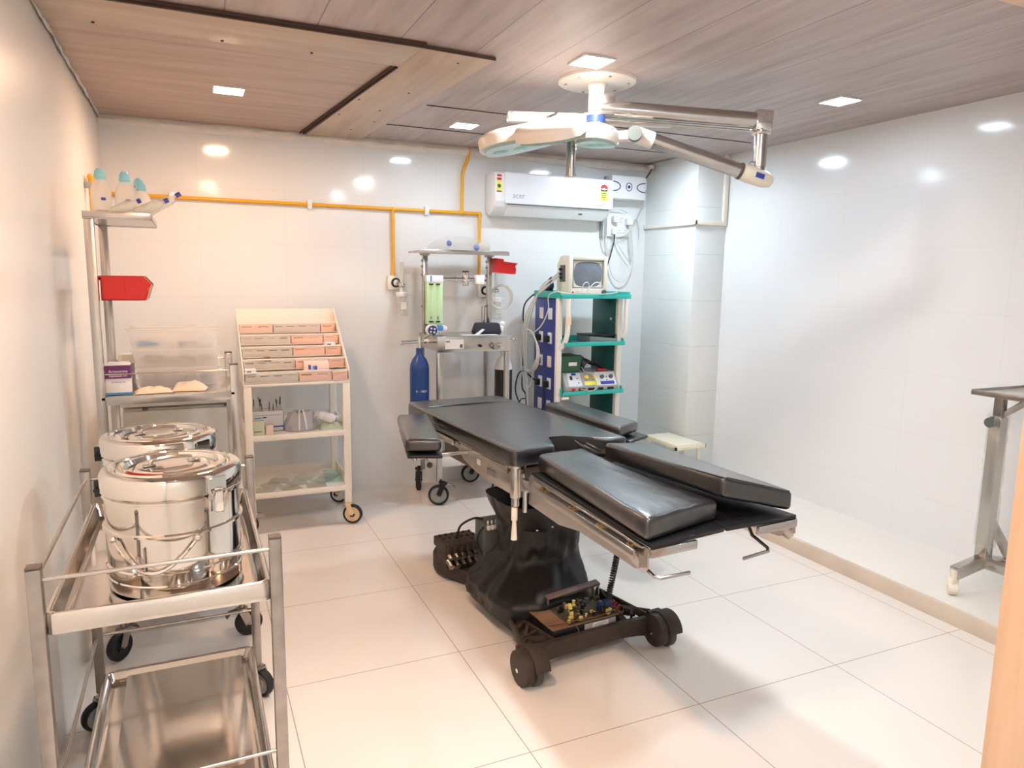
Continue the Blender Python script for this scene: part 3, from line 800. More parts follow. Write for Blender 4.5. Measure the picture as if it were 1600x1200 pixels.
def tray_mb(x0, x1, y0, y1, z, lip, drop, r=.02, dish=.0):
    """pressed sheet tray: floor, raised rolled lip, flange hanging outside"""
    mb = MB()
    rings = []
    def rr(ins, zz, n=6, rad=r):
        out = []
        for cx, cy, a0 in [(x1 - rad, y1 - rad, 0), (x0 + rad, y1 - rad, PI / 2), (x0 + rad, y0 + rad, PI), (x1 - rad, y0 + rad, 1.5 * PI)]:
            for k in range(n + 1):
                a = a0 + PI / 2 * k / n; q = max(.001, rad - ins)
                ccx = cx; ccy = cy
                out.append((ccx + q * math.cos(a) , ccy + q * math.sin(a), zz))
        return out
    def rri(ins, zz):
        rad = r; n = 6; out = []
        X0, X1, Y0, Y1 = x0 + ins, x1 - ins, y0 + ins, y1 - ins
        for cx, cy, a0 in [(X1 - rad, Y1 - rad, 0), (X0 + rad, Y1 - rad, PI / 2), (X0 + rad, Y0 + rad, PI), (X1 - rad, Y0 + rad, 1.5 * PI)]:
            for k in range(n + 1):
                a = a0 + PI / 2 * k / n; out.append((cx + rad * math.cos(a), cy + rad * math.sin(a), zz))
        return out
    mb.loft([rri(.004, z + lip - drop), rri(0, z + lip - drop), rri(0, z + lip - .003), rri(.003, z + lip), rri(.010, z + lip), rri(.014, z + lip - .004), rri(.020, z + dish + .006), rri(.028, z + .001), rri(.036, z)], caps=False)
    mb.bm.faces.ensure_lookup_table()
    q = [(x0 + .03, y0 + .03, z), (x1 - .03, y0 + .03, z), (x1 - .03, y1 - .03, z), (x0 + .03, y1 - .03, z)]
    mb.hexa([(a, b_, c - .003) for a, b_, c in q], q)
    return mb

# ------------------------------------------------------------------ trolley with the two drums
tr = thing('instrument_trolley', 'polished steel two-shelf trolley carrying the two large sterilising drums', 'trolley', (-.355, .28, 0))
tx0, tx1, ty0, ty1 = -.610, -.100, -.149, .709
for x, y in ((tx0, ty0), (tx1, ty0), (tx0, ty1), (tx1, ty1)):
    post(tr, x, y, .13, .915, .030, 'steel_dull')
    caster(tr, x, y, .135, .05, yaw=.6 if x < -.3 else 2.2, fork='steel_dull', brake='black')
tray_mb(tx0 + .012, tx1 - .012, ty0 - .004, ty1 + .004, .757, .047, .050).build('upper_tray', 'tray', tr, sharp=55)
tray_mb(tx0 + .012, tx1 - .012, ty0 - .004, ty1 + .004, .165, .032, .048).build('lower_tray', 'tray', tr, sharp=55)
for z, nm in ((.886, 'u'), (.335, 'l')):
    for p, q in [((tx0, ty0), (tx1, ty0)), ((tx0, ty1), (tx1, ty1)), ((tx0, ty0), (tx0, ty1))]:
        MB().cyl((p[0], p[1], z), (q[0], q[1], z), .0052, seg=12).build('guard_rod', 'steel', tr)

# steel board leaning on the lower tray
tag(MB().hexa([(-.52, -.02, .172), (-.16, -.02, .172), (-.16, .0, .172), (-.52, .0, .172)], [(-.52, .62, .205), (-.16, .62, .205), (-.16, .62, .215), (-.52, .62, .215)], .002).build('steel_sheet', 'tray', origin=(-.34, .3, .17)),
    'flat polished steel sheet lying in the lower tray of the drum trolley', 'metal sheet')

def drum(cx, cy, z0, R, H, label, hinge_a, latch_a, group):
    d = thing('sterilising_drum', label, 'drum', (cx, cy, z0), group)
    zb = H - .055
    prof = [(0, 0), (R - .012, 0), (R - .004, .004), (R - .004, .028), (R, .031), (R, .034), (R - .003, .037), (R - .003, .060), (R + .002, .063), (R + .002, .067), (R - .003, .070)]
    prof += [(R - .003, zb * .62), (R + .004, zb * .62 + .003), (R + .004, zb * .62 + .008), (R - .003, zb * .62 + .011), (R - .003, zb - .012), (R + .003, zb - .009), (R + .003, zb - .004), (R - .002, zb)]
    prof += [(R - .02, zb), (0, zb)]
    MB().lathe((cx, cy, z0), prof, 96).build('body', 'mirror', d, sharp=30)
    lidp = [(R + .003, zb + .001), (R + .005, zb + .004), (R + .005, H - .012), (R + .001, H - .004), (R - .006, H), (R - .022, H + .001), (R - .026, H - .004), (R - .031, H - .004), (R - .036, H + .002), (R - .052, H + .003),
            (R - .058, H - .007), (R - .072, H - .008), (R - .080, H - .001), (.030, H + .001), (0, H + .001)]
    MB().lathe((cx, cy, z0), [(0, zb + .001)] + lidp, 96).build('lid', 'mirror', d, sharp=30)
    a = .25
    ux, uy = math.cos(a), math.sin(a)
    h = MB()
    h.tube(smooth_path([(cx - ux * .05, cy - uy * .05, z0 + H + .004), (cx - ux * .045, cy - uy * .045, z0 + H + .014), (cx, cy, z0 + H + .018), (cx + ux * .045, cy + uy * .045, z0 + H + .014), (cx + ux * .05, cy + uy * .05, z0 + H + .004)], 5), .0045, 8)
    for s in (-1, 1): h.box((cx + s * ux * .055, cy + s * uy * .055, z0 + H + .003), (.03, .02, .004), .001, (0, 0, a))
    h.build('lid_handle', 'chrome', d)
    la = latch_a
    def P(an, r, z): return V(cx + r * math.cos(an), cy + r * math.sin(an), z0 + z)
    l = MB()
    for da in (-.13, .0, .13):
        pass
    l.loft([[P(la - .15, R + .006, zb - .012), P(la + .15, R + .006, zb - .012), P(la + .15, R + .011, zb - .012), P(la - .15, R + .011, zb - .012)],
            [P(la - .15, R + .006, H - .012), P(la + .15, R + .006, H - .012), P(la + .15, R + .011, H - .012), P(la - .15, R + .011, H - .012)]])
    l.tube([P(la - .08, R + .010, zb - .002), P(la - .08, R + .018, zb + .01), P(la + .08, R + .018, zb + .01), P(la + .08, R + .010, zb - .002)], .004, 8)
    l.bar(P(la, R + .012, zb + .016), P(la, R + .012, zb - .05), .022, .006, .002)
    l.build('latch', 'chrome', d)
    hg = MB()
    hg.bar(P(hinge_a, R + .008, H - .030), P(hinge_a, R + .008, zb - .02), .02, .007, .002)
    hg.cyl(P(hinge_a - .08, R + .013, zb), P(hinge_a + .08, R + .013, zb), .006, seg=10)
    hg.build('hinge', 'black', d)
    # carrying bail hanging against the side
    for sgn in (-1, 1):
        base_a = -PI / 2 - .30 + (0 if sgn < 0 else PI)
        b = MB()
        pts = []
        for k in range(15):
            u = k / 14; an = base_a - .62 + 1.24 * u
            pts.append(P(an, R + .007, zb * .60 - .078 * math.sin(PI * u)))
        b.tube(pts, .004, 8)
        b.ball(pts[0], .009, seg=8).ball(pts[-1], .009, seg=8)
        b.build('bail_handle', 'chrome', d)
    bx = MB()
    for an in (-PI / 2 - .42, PI / 2 - .42):
        bx.bar(P(an, R + .001, zb * .62 - .02), P(an, R + .001, .07), .004, .003)
    bx.build('side_seam', 'steel_dull', d)
    return d
drum(-.330, .095, .7585, .166, .309, 'polished steel sterilising drum nearest the doorway, in front of its twin on the trolley', PI * .98, -.92, 'sterilising drums on the trolley')
drum(-.375, .520, .7585, .163, .309, 'polished steel sterilising drum partly hidden behind the other drum', PI * 1.02, -.75, 'sterilising drums on the trolley')

# ------------------------------------------------------------------ tall rack by the side wall
rk = thing('equipment_rack', 'steel rack on casters with a high cantilevered top shelf and a railed middle shelf', 'rack', (-.36, 1.44, 0))
rx0, rx1, ry0, ry1 = -.600, -.115, 1.20, 1.68
post(rk, rx0, ry0, .15, 1.768, .034, cap=None); post(rk, rx0, ry1, .15, 1.768, .034, cap=None)
post(rk, rx1, ry0, .15, 1.195, .034); post(rk, rx1, ry1, .15, 1.195, .034)
caster(rk, rx0 + .02, ry0 - .005, .20, .058, yaw=.9, fork='steel_dull', tyre='rubber', hub='black', brake='cap')
caster(rk, rx1 - .01, ry0 - .005, .20, .058, yaw=.15 + PI, fork='steel_dull', tyre='rubber', hub='black', brake='cap')
caster(rk, rx0, ry1, .20, .058, yaw=1.2, hub='black'); caster(rk, rx1, ry1, .20, .058, yaw=2.0, hub='black')
sh = MB().box2(rx0 + .0, rx1, ry0 - .017, ry1 + .017, 1.070, 1.084, .002)
sh.box2(rx0 + .017, rx1 - .017, ry0 - .019, ry0 - .014, 1.052, 1.0855, .001)
sh.build('middle_shelf', 'steel', rk)
ts = MB().box2(-.619, -.388, ry0 - .02, ry1 + .02, 1.768, 1.771)
ts.box2(-.619, -.388, ry0 - .02, ry0 - .017, 1.764, 1.792, .001).box2(-.619, -.388, ry1 + .017, ry1 + .02, 1.764, 1.792, .001)
ts.box2(-.619, -.616, ry0 - .02, ry1 + .02, 1.764, 1.792, .001).box2(-.391, -.388, ry0 - .02, ry1 + .02, 1.764, 1.792, .001)
ts.build('top_shelf', 'steel', rk)
MB().box2(rx0, rx1, ry0, ry1, .27, .284, .002).build('bottom_shelf', 'steel', rk)
for p, q in [((rx0, ry0), (rx1, ry0)), ((rx0, ry1), (rx1, ry1)), ((rx1, ry0), (rx1, ry1))]:
    MB().cyl((p[0], p[1], 1.172), (q[0], q[1], 1.172), .0032, seg=10).build('guard_rod', 'steel', rk)

# bottles on the top shelf
def fbottle(x, y, z, label, rot=None, h=.17, r=.036, capm='cyan_cap', grp='infusion bottles on the top shelf'):
    t = thing('infusion_bottle', label, 'bottle', (x, y, z), grp)
    prof = [(0, 0), (r * .92, 0), (r, .006), (r, h * .52), (r * .92, h * .62), (r * .55, h * .76), (r * .42, h * .80), (r * .42, h * .84), (0, h * .84)]
    capp = [(0, h * .78), (r * .50, h * .78), (r * .50, h * .80), (r * .58, h * .82), (r * .50, h * .94), (r * .28, h), (0, h)]
    mt = rot or Matrix.Identity(4)
    MB().lathe((x, y, z), prof, 28, mat=mt).build('flask', 'fluid', t)
    MB().lathe((x, y, z), capp, 24, mat=mt).build('cap', capm, t)
    p = MB().box(tuple(V(x, y, z) + (mt.to_3x3() @ V(r * .30, -r * .96, h * .38))), (.016, .004, .010), .001, mt.to_3x3().to_4x4())
    p.build('print_mark', 'bluedot', t)
    return t
zt = 1.772
fbottle(-.560, 1.262, zt, 'pale capped infusion bottle standing nearest the side wall on the top shelf', h=.185)
fbottle(-.478, 1.275, zt, 'middle one of the upright pale infusion bottles on the top shelf', h=.180)
fbottle(-.440, 1.46, zt, 'upright pale infusion bottle standing deepest on the top shelf', h=.180, r=.034)
b4 = fbottle(-.425, 1.33, zt, 'upright pale infusion bottle nearest the open end of the top shelf', h=.150, r=.034)
def lying(x0, y0, dx, dy, tilt, label, r=.020, L=.11, mk='bluedot'):
    d = V(dx, dy, tilt).normalized(); c0 = V(x0, y0, zt + r + .001)
    t = thing('plastic_ampoule', label, 'ampoule', (x0, y0, zt), 'clear ampoules lying on the top shelf')
    q = d.to_track_quat('Z', 'Y').to_matrix().to_4x4()
    MB().lathe(c0, [(0, 0), (r * .9, 0), (r, .005), (r, L * .66), (r * .5, L * .80), (r * .32, L * .86), (r * .32, L * .95), (0, L * .95)], 20, mat=q).build('vial', 'clear_soft', t)
    MB().lathe(c0, [(0, L * .93), (r * .45, L * .93), (r * .45, L * 1.06), (0, L * 1.06)], 12, mat=q).build('stopper', mk, t)
lying(-.575, 1.205, .8, -.05, .0, 'clear vial with a red stopper lying at the wall end of the top shelf', .013, .06, 'red')
lying(-.515, 1.210, .62, -.12, .32, 'clear ampoule propped up in front of the middle bottle', .020, .10)
lying(-.445, 1.235, .75, .1, .38, 'clear ampoule leaning toward the open end of the top shelf', .020, .125)
lying(-.420, 1.285, .75, .06, .50, 'clear ampoule that sticks out beyond the open end of the top shelf', .020, .155)

# hook-on parts bins
def pbin(y0, y1, mat, label, x0=-.579, zt_=1.552):
    t = thing('parts_bin', label, 'bin', (x0, (y0 + y1) / 2, 1.458), 'hook-on bins on the tall rack')
    H, L = .094, .172
    pr = [(x0, zt_), (x0, zt_ - H), (x0 + L * .80, zt_ - H), (x0 + L * .90, zt_ - H + .008), (x0 + L * .92, zt_ - H * .50), (x0 + L, zt_ - H * .42), (x0 + L, zt_ - H * .34), (x0 + L * .84, zt_)]
    for yy in (y0, y1 - .003): 
        MB().prism(pr, yy, yy + .003, 'xz', 0).build('side', mat, t)
    b = MB().box2(x0, x0 + .003, y0, y1, zt_ - H, zt_).box2(x0, x0 + L * .88, y0, y1, zt_ - H, zt_ - H + .003)
    b.hexa([(x0 + L * .88, y0, zt_ - H), (x0 + L * .89, y0, zt_ - H), (x0 + L * .89, y1, zt_ - H), (x0 + L * .88, y1, zt_ - H)], [(x0 + L * .985, y0, zt_ - H * .36), (x0 + L, y0, zt_ - H * .36), (x0 + L, y1, zt_ - H * .36), (x0 + L * .985, y1, zt_ - H * .36)])
    b.build('tub', mat, t)
    rb_ = MB()
    for k in (.25, .5, .75): rb_.box2(x0 + L * k - .0015, x0 + L * k + .0015, y0 - .0015, y0, zt_ - H + .004, zt_ - .006)
    rb_.box2(x0 - .002, x0 + L * .85, y0 - .003, y0, zt_ - .005, zt_ + .001)
    rb_.build('rib', mat, t)
pbin(1.222, 1.300, 'red', 'red hook-on bin, nearest of the row on the tall rack')
pbin(1.312, 1.390, 'orange', 'amber hook-on bin just behind the red one on the tall rack')
pbin(1.402, 1.480, 'navy', 'blue-grey hook-on bin behind the amber one on the tall rack')
MB().box2(rx0 - .012, rx0 + .0175, ry0, ry1, 1.535, 1.552, .001).build('bin_rail', 'steel', rk)

# middle shelf: three stacked divided boxes
for i, lab in enumerate(['milky lidless divided box, lowest of the stack of three on the rack', 'milky divided box in the middle of the stack of three', 'milky divided box with a lid, topmost of the stack of three']):
    z0 = 1.086 + .080 * i; w = .163 + .006 * i; xc = -.325 - .006 * i; y0, y1 = 1.40, 1.62
    t = thing('divided_box', lab, 'storage box', (xc, 1.51, z0), 'stacked divided boxes')
    def wallring(ins, z): return [(xc - w + ins, y0 + ins, z), (xc + w - ins, y0 + ins, z), (xc + w - ins, y1 - ins, z), (xc - w + ins, y1 - ins, z)]
    MB().loft([wallring(.012, z0), wallring(.002, z0 + .072), wallring(-.006, z0 + .074), wallring(-.006, z0 + .079), wallring(.004, z0 + .079), wallring(.014, z0 + .004)]).build('tub', 'milky', t)
    dv = MB()
    for k in (-.33, .33): dv.box2(xc + w * k - .0015, xc + w * k + .0015, y0 + .014, y1 - .014, z0 + .003, z0 + .066)
    dv.build('divider', 'milky', t)
    random.seed(20 + i)
    ct = MB()
    for k in range(22):
        ct.box((xc + random.uniform(-.9, .9) * w * .9, random.uniform(y0 + .025, y0 + .10), z0 + .022 + random.uniform(0, .016)), (random.uniform(.02, .05), .02, random.uniform(.012, .03)), .002, (0, random.uniform(-.3, .3), random.uniform(-1, 1)))
    ct.build('small_contents', ['grey', 'bin_grey', 'grey_lt'][i], t)['kind'] = 'stuff'
    if i == 2:
        MB().box((xc - w * .62, y0 + .06, z0 + .022), (.07, .05, .02), .004).build('blue_sachet', 'sky', t)
        MB().box2(xc - w - .010, xc + w + .010, y0 - .010, y1 + .010, z0 + .079, z0 + .088, .003).build('lid', 'milky', t)
# printed carton
ax0, ax1, ay0, ay1, az0, az1 = -.586, -.497, 1.232, 1.285, 1.0865, 1.204
t = thing('medicine_carton', 'white carton with a violet top half standing behind the shelf rod', 'carton', ((ax0 + ax1) / 2, 1.26, az0))
MB().box2(ax0, ax1, ay0, ay1, az0, az1, .001).build('carton', 'paper', t)
MB().box2(ax0 - .0004, ax1 + .0004, ay0 - .0006, ay1, az0 + .064, az1 - .001).build('violet_band', 'violet', t)
MB().box2(ax0 - .0004, ax1 + .0004, ay0 - .0006, ay1, az0 + .001, az0 + .008).build('blue_band', 'sky', t)
text_mb('Artesunate', (ax0 + .012, ay0 - .0012, az0 + .088), (1, 0, 0), (0, 0, 1), .0150, .0006).build('lettering', 'paper', t)
text_mb('Injection I.P.', (ax0 + .012, ay0 - .0012, az0 + .071), (1, 0, 0), (0, 0, 1), .0135, .0006).build('lettering', 'paper', t)
text_mb('ARTESUN-120', (ax0 + .020, ay0 - .0012, az0 + .047), (1, 0, 0), (0, 0, 1), .0080, .0006).build('lettering', 'ink', t)
tag(MB().box2(-.585, -.505, 1.30, 1.36, 1.0862, 1.205, .006).build('white_carton', 'paper', origin=(-.545, 1.33, 1.0862)), 'plain white carton directly behind the violet and white one', 'carton')
t = thing('small_jar', 'squat white-lidded grey jar at the rear corner of the middle shelf', 'jar', (-.535, 1.60, 1.0862))
MB().lathe((-.535, 1.60, 1.0862), [(0, 0), (.028, 0), (.030, .004), (.030, .085), (0, .085)], 24).build('jar', 'grey', t)
MB().lathe((-.535, 1.60, 1.0862), [(0, .086), (.034, .086), (.034, .118), (.030, .124), (0, .124)], 24).build('lid', 'white_warm', t)
def packet(cx, cy, z, L, w, h, rot, mat, label, seed):
    def fn(u, v):
        a = (u - .5) * L; b = (v - .5) * w
        e = max(0, 1 - (2 * abs(u - .5)) ** 4) * max(0, 1 - (2 * abs(v - .5)) ** 4)
        zz = h * e * (.7 + .45 * noise.noise(V(u * 4 + seed, v * 4, seed)))
        c, s = math.cos(rot), math.sin(rot)
        return V(cx + a * c - b * s, cy + a * s + b * c, z + .0015 + max(0, zz))
    mb = MB().grid(fn, 22, 14)
    c, s = math.cos(rot), math.sin(rot)
    def q(a, b): return (cx + a * c - b * s, cy + a * s + b * c)
    mb.hexa([q(-L / 2, -w / 2) + (z,), q(L / 2, -w / 2) + (z,), q(L / 2, w / 2) + (z,), q(-L / 2, w / 2) + (z,)], [q(-L / 2, -w / 2) + (z + .002,), q(L / 2, -w / 2) + (z + .002,), q(L / 2, w / 2) + (z + .002,), q(-L / 2, w / 2) + (z + .002,)])
    return tag(mb.build('sterile_packet', mat, origin=(cx, cy, z)), label, 'packet', 'wrapped packets on the rack')
packet(-.420, 1.265, 1.0862, .135, .09, .026, .10, 'cloth_cream', 'cream wrapped packet lying beside the violet carton', 1)
packet(-.285, 1.285, 1.0862, .13, .09, .040, -.15, 'cloth_cream', 'cream wrapped packet in front of the stacked divided boxes', 5)

# white cabinet standing behind the rack
t = thing('white_cabinet', 'white enamel cabinet standing behind the tall rack', 'cabinet', (-.34, 2.05, 0))
MB().box2(-.585, -.085, 1.82, 2.30, .05, .925, .004).build('carcass', 'fridge', t)
MB().box2(-.590, -.080, 1.80, 2.30, .935, .965, .004).build('top', 'fridge', t)
d = MB().box2(-.585, -.085, 1.795, 1.82, .06, .915, .006).build('door', 'fridge', t)
for x in (-.50, -.14): MB().box2(x, x + .025, 1.788, 1.80, .922, .932, .001).build('hinge', 'cap', t)
MB().box2(-.57, -.10, 1.83, 2.28, 0, .05).build('plinth', 'cap', t)
# ------------------------------------------------------------------ cream cart with tiered label drawers
ct = thing('medicine_cart', 'cream enamel cart on casters with a tiered rack of label-fronted trays', 'cart', (.30, 2.70, 0))
cx0, cx1, cy0, cy1 = -.008, .612, 2.45, 2.95
for x in (cx0 + .022, cx1 - .022):
    for y in (cy0 + .02, cy1 - .02):
        MB().box2(x - .022, x + .022, y - .018, y + .018, .14, .925, .003).build('post', 'cream', ct)
        caster(ct, x, y, .15, .062, yaw=(2.7 if x > .3 else .4), fork='cream_dk', tyre='rubber', hub='cream_dk' if y < 2.6 else 'white', w=.034, brake='steel_dull' if y < 2.6 else None)
for q in [(.615, 2.458), (.600, 2.925)]:
    nn = V(-.427, -.904, 0); c_ = V(q[0], q[1], .062) + nn * .0168
    MB().cyl(c_, c_ + nn * .003, .017, seg=18).cyl(c_ + V(0, 0, .012) , c_ + nn * .003 + V(0, 0, .012), .012, .010, seg=12).build('hub_emblem', 'black', ct)
MB().box2(cx0, cx1, cy0, cy1, .908, .925, .003).build('rack_floor', 'cream', ct)
for z in (.600, .245):
    m_ = MB().box2(cx0 + .01, cx1 - .01, cy0 + .012, cy1 - .012, z - .010, z, .001)
    m_.box2(cx0 + .04, cx1 - .04, cy0, cy0 + .010, z - .022, z + .012, .002).box2(cx0 + .04, cx1 - .04, cy1 - .010, cy1, z - .022, z + .05, .002)
    m_.box2(cx1 - .014, cx1 - .006, cy0 + .03, cy1 - .03, z - .02, z + .05, .002).box2(cx0 + .006, cx0 + .014, cy0 + .03, cy1 - .03, z - .02, z + .05, .002)
    m_.build('shelf', 'cream', ct)
sp = [(cy0, .925), (cy0, .996), (cy1, 1.350), (cy1 + .006, 1.350), (cy1 + .006, .925)]
for x in (cx0, cx1 - .006):
    MB().prism(sp, x, x + .006, 'yz', .001).build('rack_side', 'cream', ct)
MB().box2(cx0, cx1, cy1, cy1 + .006, .925, 1.345, .001).build('rack_back', 'cream', ct)
fr = [(.51, .84), (.50, .835), (.50, .83), (.505, .84), (.345, .84)]
cols = [('bin_grey', 'bin_pink', 'bin_pink'), ('bin_grey', 'bin_pink', 'bin_pink'), ('bin_grey', 'bin_pink', 'bin_pink'), ('bin_grey', 'bin_pink', 'bin_pink'), ('bin_pink', 'bin_grey', 'bin_pink')]
random.seed(9)
for k in range(5):
    y = cy0 + .10 * k; z = .996 + .0665 * k
    MB().box2(cx0 + .006, cx1 - .006, y, y + .008, z - .010, z, .001).build('tier_lip', 'cream', ct)
    MB().box2(cx0 + .006, cx1 - .006, y + .002, y + .100, z - .068, z - .064).build('tier_floor', 'cream', ct)
    e = [0, fr[k][0], fr[k][1], 1]
    for j in range(3):
        a = cx0 + .010 + e[j] * (cx1 - cx0 - .020) + .003; b = cx0 + .010 + e[j + 1] * (cx1 - cx0 - .020) - .003
        tb = MB().box2(a, b, y + .004, y + .090, z - .063, z - .0155, .001).build('label_tray', cols[k][j], ct)
        pr = MB()
        n = max(1, int((b - a) / .07))
        for q in range(n):
            xa = a + (b - a) * (q + .12) / n; xb = xa + (b - a) * .62 / n
            pr.box2(xa, xb, y + .0034, y + .0042, z - .027 + random.uniform(-.002, .002), z - .0245)
        pr.build('label_print', 'ink', tb)['kind'] = 'stuff'
# little cartons dropped into the tiers
def mini(x0, x1, y0, y1, z0, z1, label, dots=True, nm='pill_carton', rz=0):
    t = thing(nm, label, 'carton', ((x0 + x1) / 2, (y0 + y1) / 2, z0))
    MB().box2(x0, x1, y0, y1, z0, z1, .001).build('carton', 'paper', t)
    MB().box2(x0 + (x1 - x0) * .15, x0 + (x1 - x0) * .55, y0 - .0006, y0 + .001, z0 + (z1 - z0) * .25, z0 + (z1 - z0) * .75).build('blue_print', 'bluedot', t)
mini(.005, .066, 2.46, 2.545, .981, 1.010, 'flat white and blue carton on the lowest tier, at the end near the rack')
mini(.505, .566, 2.662, 2.745, 1.114, 1.142, 'flat white and blue carton on the third tier')
t = thing('blister_carton', 'upright lilac carton with dark blue print standing in the lowest tier', 'carton', (.42, 2.50, .981))
MB().hexa([(.345, 2.47, .981), (.492, 2.47, .981), (.492, 2.53, .981), (.345, 2.53, .981)], [(.345, 2.485, 1.046), (.492, 2.485, 1.046), (.492, 2.540, 1.046), (.345, 2.540, 1.046)], .001).build('carton', 'blush', t)
for x0, x1, z0, z1, mm in [(.368, .383, .998, 1.026, 'bluedot'), (.392, .404, .998, 1.020, 'sky'), (.404, .420, .996, 1.028, 'bluedot')]:
    MB().hexa([(x0, 2.4720, z0), (x1, 2.4720, z0), (x1, 2.476, z0), (x0, 2.476, z0)], [(x0, 2.472 + (z1 - z0) * .23 + .002, z1), (x1, 2.472 + (z1 - z0) * .23 + .002, z1), (x1, 2.486, z1), (x0, 2.486, z1)]).build('blue_print', mm, t)
tag(MB().box2(.125, .160, 2.56, 2.60, 1.0477, 1.070, .001).build('brown_box', 'pcb', origin=(.14, 2.58, 1.0477)), 'tiny brown box showing above the second tier lip', 'box')
# things on the middle shelf
t = thing('glove_box', 'open white box with a blue line, stuffed with capped syringes', 'box', (.14, 2.70, .6005))
zb = .6005
b = MB()
for p in [(.045, .230, 2.62, 2.623), (.045, .230, 2.757, 2.76), (.045, .048, 2.62, 2.76), (.227, .230, 2.62, 2.76)]: b.box2(*p, zb, zb + .128)
b.box2(.045, .230, 2.62, 2.76, zb, zb + .003); b.build('carton', 'grey_lt', t)
MB().box2(.125, .2302, 2.6192, 2.621, zb + .025, zb + .034).build('blue_stripe', 'bluedot', t)
MB().box2(.058, .100, 2.6192, 2.621, zb + .084, zb + .091).build('blue_print', 'sky', t)
MB().box2(.106, .128, 2.6192, 2.621, zb + .086, zb + .093).build('black_print', 'black', t)
MB().box2(.060, .215, 2.6192, 2.621, zb + .102, zb + .104).build('grey_print', 'ink', t)
random.seed(12)
for i in range(12):
    x = .056 + .0145 * i; y = 2.64 + random.uniform(0, .08); lean = random.uniform(-.35, .25); h = random.uniform(.165, .215) - (0 if i not in (10, 11) else -.03)
    s_ = thing('capped_syringe', 'capped syringe poking out of the open white box', 'syringe', (x, y, zb + .004), 'syringes in the open white box')
    top = V(x + lean * .12, y, zb + h)
    MB().cyl((x, y, zb + .006), tuple(V(x, y, zb).lerp(top, .78)), .0065, seg=10).build('barrel', 'clear_soft', s_)
    MB().cyl(tuple(V(x, y, zb).lerp(top, .78)), tuple(top), .0032, .0025, seg=8).build('cap', 'grey_dk' if i % 3 else 'black', s_)
tag(MB().box2(.042, .104, 2.515, 2.56, zb, zb + .088, .001).build('mint_carton', 'mint', origin=(.07, 2.54, zb)), 'pale green upright carton in front of the syringe box', 'carton')
MBp = MB().box2(.046, .090, 2.5143, 2.5155, zb + .022, zb + .027)
MBp.build('carton_print', 'ink', bpy.data.objects['mint_carton'])
tag(MB().box2(.114, .158, 2.52, 2.57, zb, zb + .060, .001).build('blush_carton', 'blush', origin=(.135, 2.54, zb)), 'small pinkish-white carton in front of the syringe box', 'carton')
def bagfn(u, v):
    th = 2 * PI * u; w = .105 * (1 - .35 * v) ; d = .075 * (1 - .55 * v)
    k = 1 + .16 * noise.noise(V(math.cos(th) * 2, math.sin(th) * 2, v * 3)) + .07 * noise.noise(V(math.cos(th) * 7, math.sin(th) * 7, v * 8))
    if v > .999: k *= .02
    return V(.335 + w * k * math.cos(th), 2.63 + d * k * math.sin(th), zb + .002 + .125 * (v ** .8) * (1 + .12 * noise.noise(V(math.cos(th) * 3, 3, v))) - (.0 if v < .9 else .01))
bg = thing('plastic_bag', 'crumpled grey plastic bag of supplies on the middle shelf of the cream cart', 'bag', (.335, 2.63, zb))
MB().grid(bagfn, 48, 16).build('film', 'bag', bg, sharp=180)
for dx in (-.018, .012):
    MB().tube(smooth_path([(.335 + dx * .6, 2.60, zb + .128), (.335 + dx, 2.565, zb + .105), (.338 + dx * 1.3, 2.552, zb + .05), (.340 + dx * 1.5, 2.55, zb + .01)], 5), .006, 6).build('tie_strip', 'white', bg)
t = thing('spray_bottle', 'white squeeze bottle with a grey nozzle lying across a folded cloth on the cream cart', 'bottle', (.50, 2.58, zb + .045))
q = V(.92, -.25, -.33).normalized().to_track_quat('Z', 'Y').to_matrix().to_4x4(); c0 = V(.442, 2.60, zb + .093)
MB().lathe(c0, [(0, 0), (.026, 0), (.029, .004), (.029, .028), (.0275, .030), (.0275, .034), (.029, .036), (.029, .085), (.018, .105), (.010, .108), (0, .108)], 24, mat=q).build('flask', 'white', t)
MB().lathe(c0, [(0, .108), (.014, .108), (.014, .118), (.007, .120), (.004, .150), (0, .150)], 16, mat=q).build('nozzle', 'grey', t)
packet(.51, 2.62, zb, .15, .13, .045, .1, 'mint', 'folded pale cloth under the white squeeze bottle', 8)
tag(bpy.data.objects['sterile_packet.002'], 'folded pale cloth under the white squeeze bottle on the cream cart', 'cloth'); bpy.data.objects['sterile_packet.002'].name = 'folded_cloth'
del bpy.data.objects['folded_cloth']['group']
tag(MB().box2(.44, .585, 2.70, 2.74, zb, zb + .055, .003).build('white_pouch', 'white', origin=(.52, 2.72, zb)), 'long white box behind the squeeze bottle on the cream cart', 'box')
# clear packets on the bottom shelf and a sheet of glass
zl = .2455
random.seed(31)
for i in range(9):
    packet(.09 + .053 * i, 2.55 + .09 * (i % 3) + random.uniform(-.01, .01), zl + .001 * (i % 3), .12, .10, .022, random.uniform(-.5, .5), 'film', 'clear plastic packet in the loose heap on the bottom shelf of the cream cart', 40 + i)
ps_ = [o for o in bpy.data.objects if o.name.startswith('sterile_packet') and o.get('label', '').startswith('clear plastic')]
for o in ps_: o.name = 'clear_packet'; o['group'] = 'clear packets on the bottom shelf'
tag(MB().hexa([(.47, 2.56, zl + .006), (.585, 2.56, zl + .004), (.592, 2.84, zl + .004), (.50, 2.86, zl + .006)], [(.47, 2.56, zl + .010), (.585, 2.56, zl + .008), (.592, 2.84, zl + .008), (.50, 2.86, zl + .010)]).build('glass_sheet', 'glass', origin=(.54, 2.7, zl)), 'small sheet of greenish glass on the bottom shelf of the cream cart', 'glass sheet')
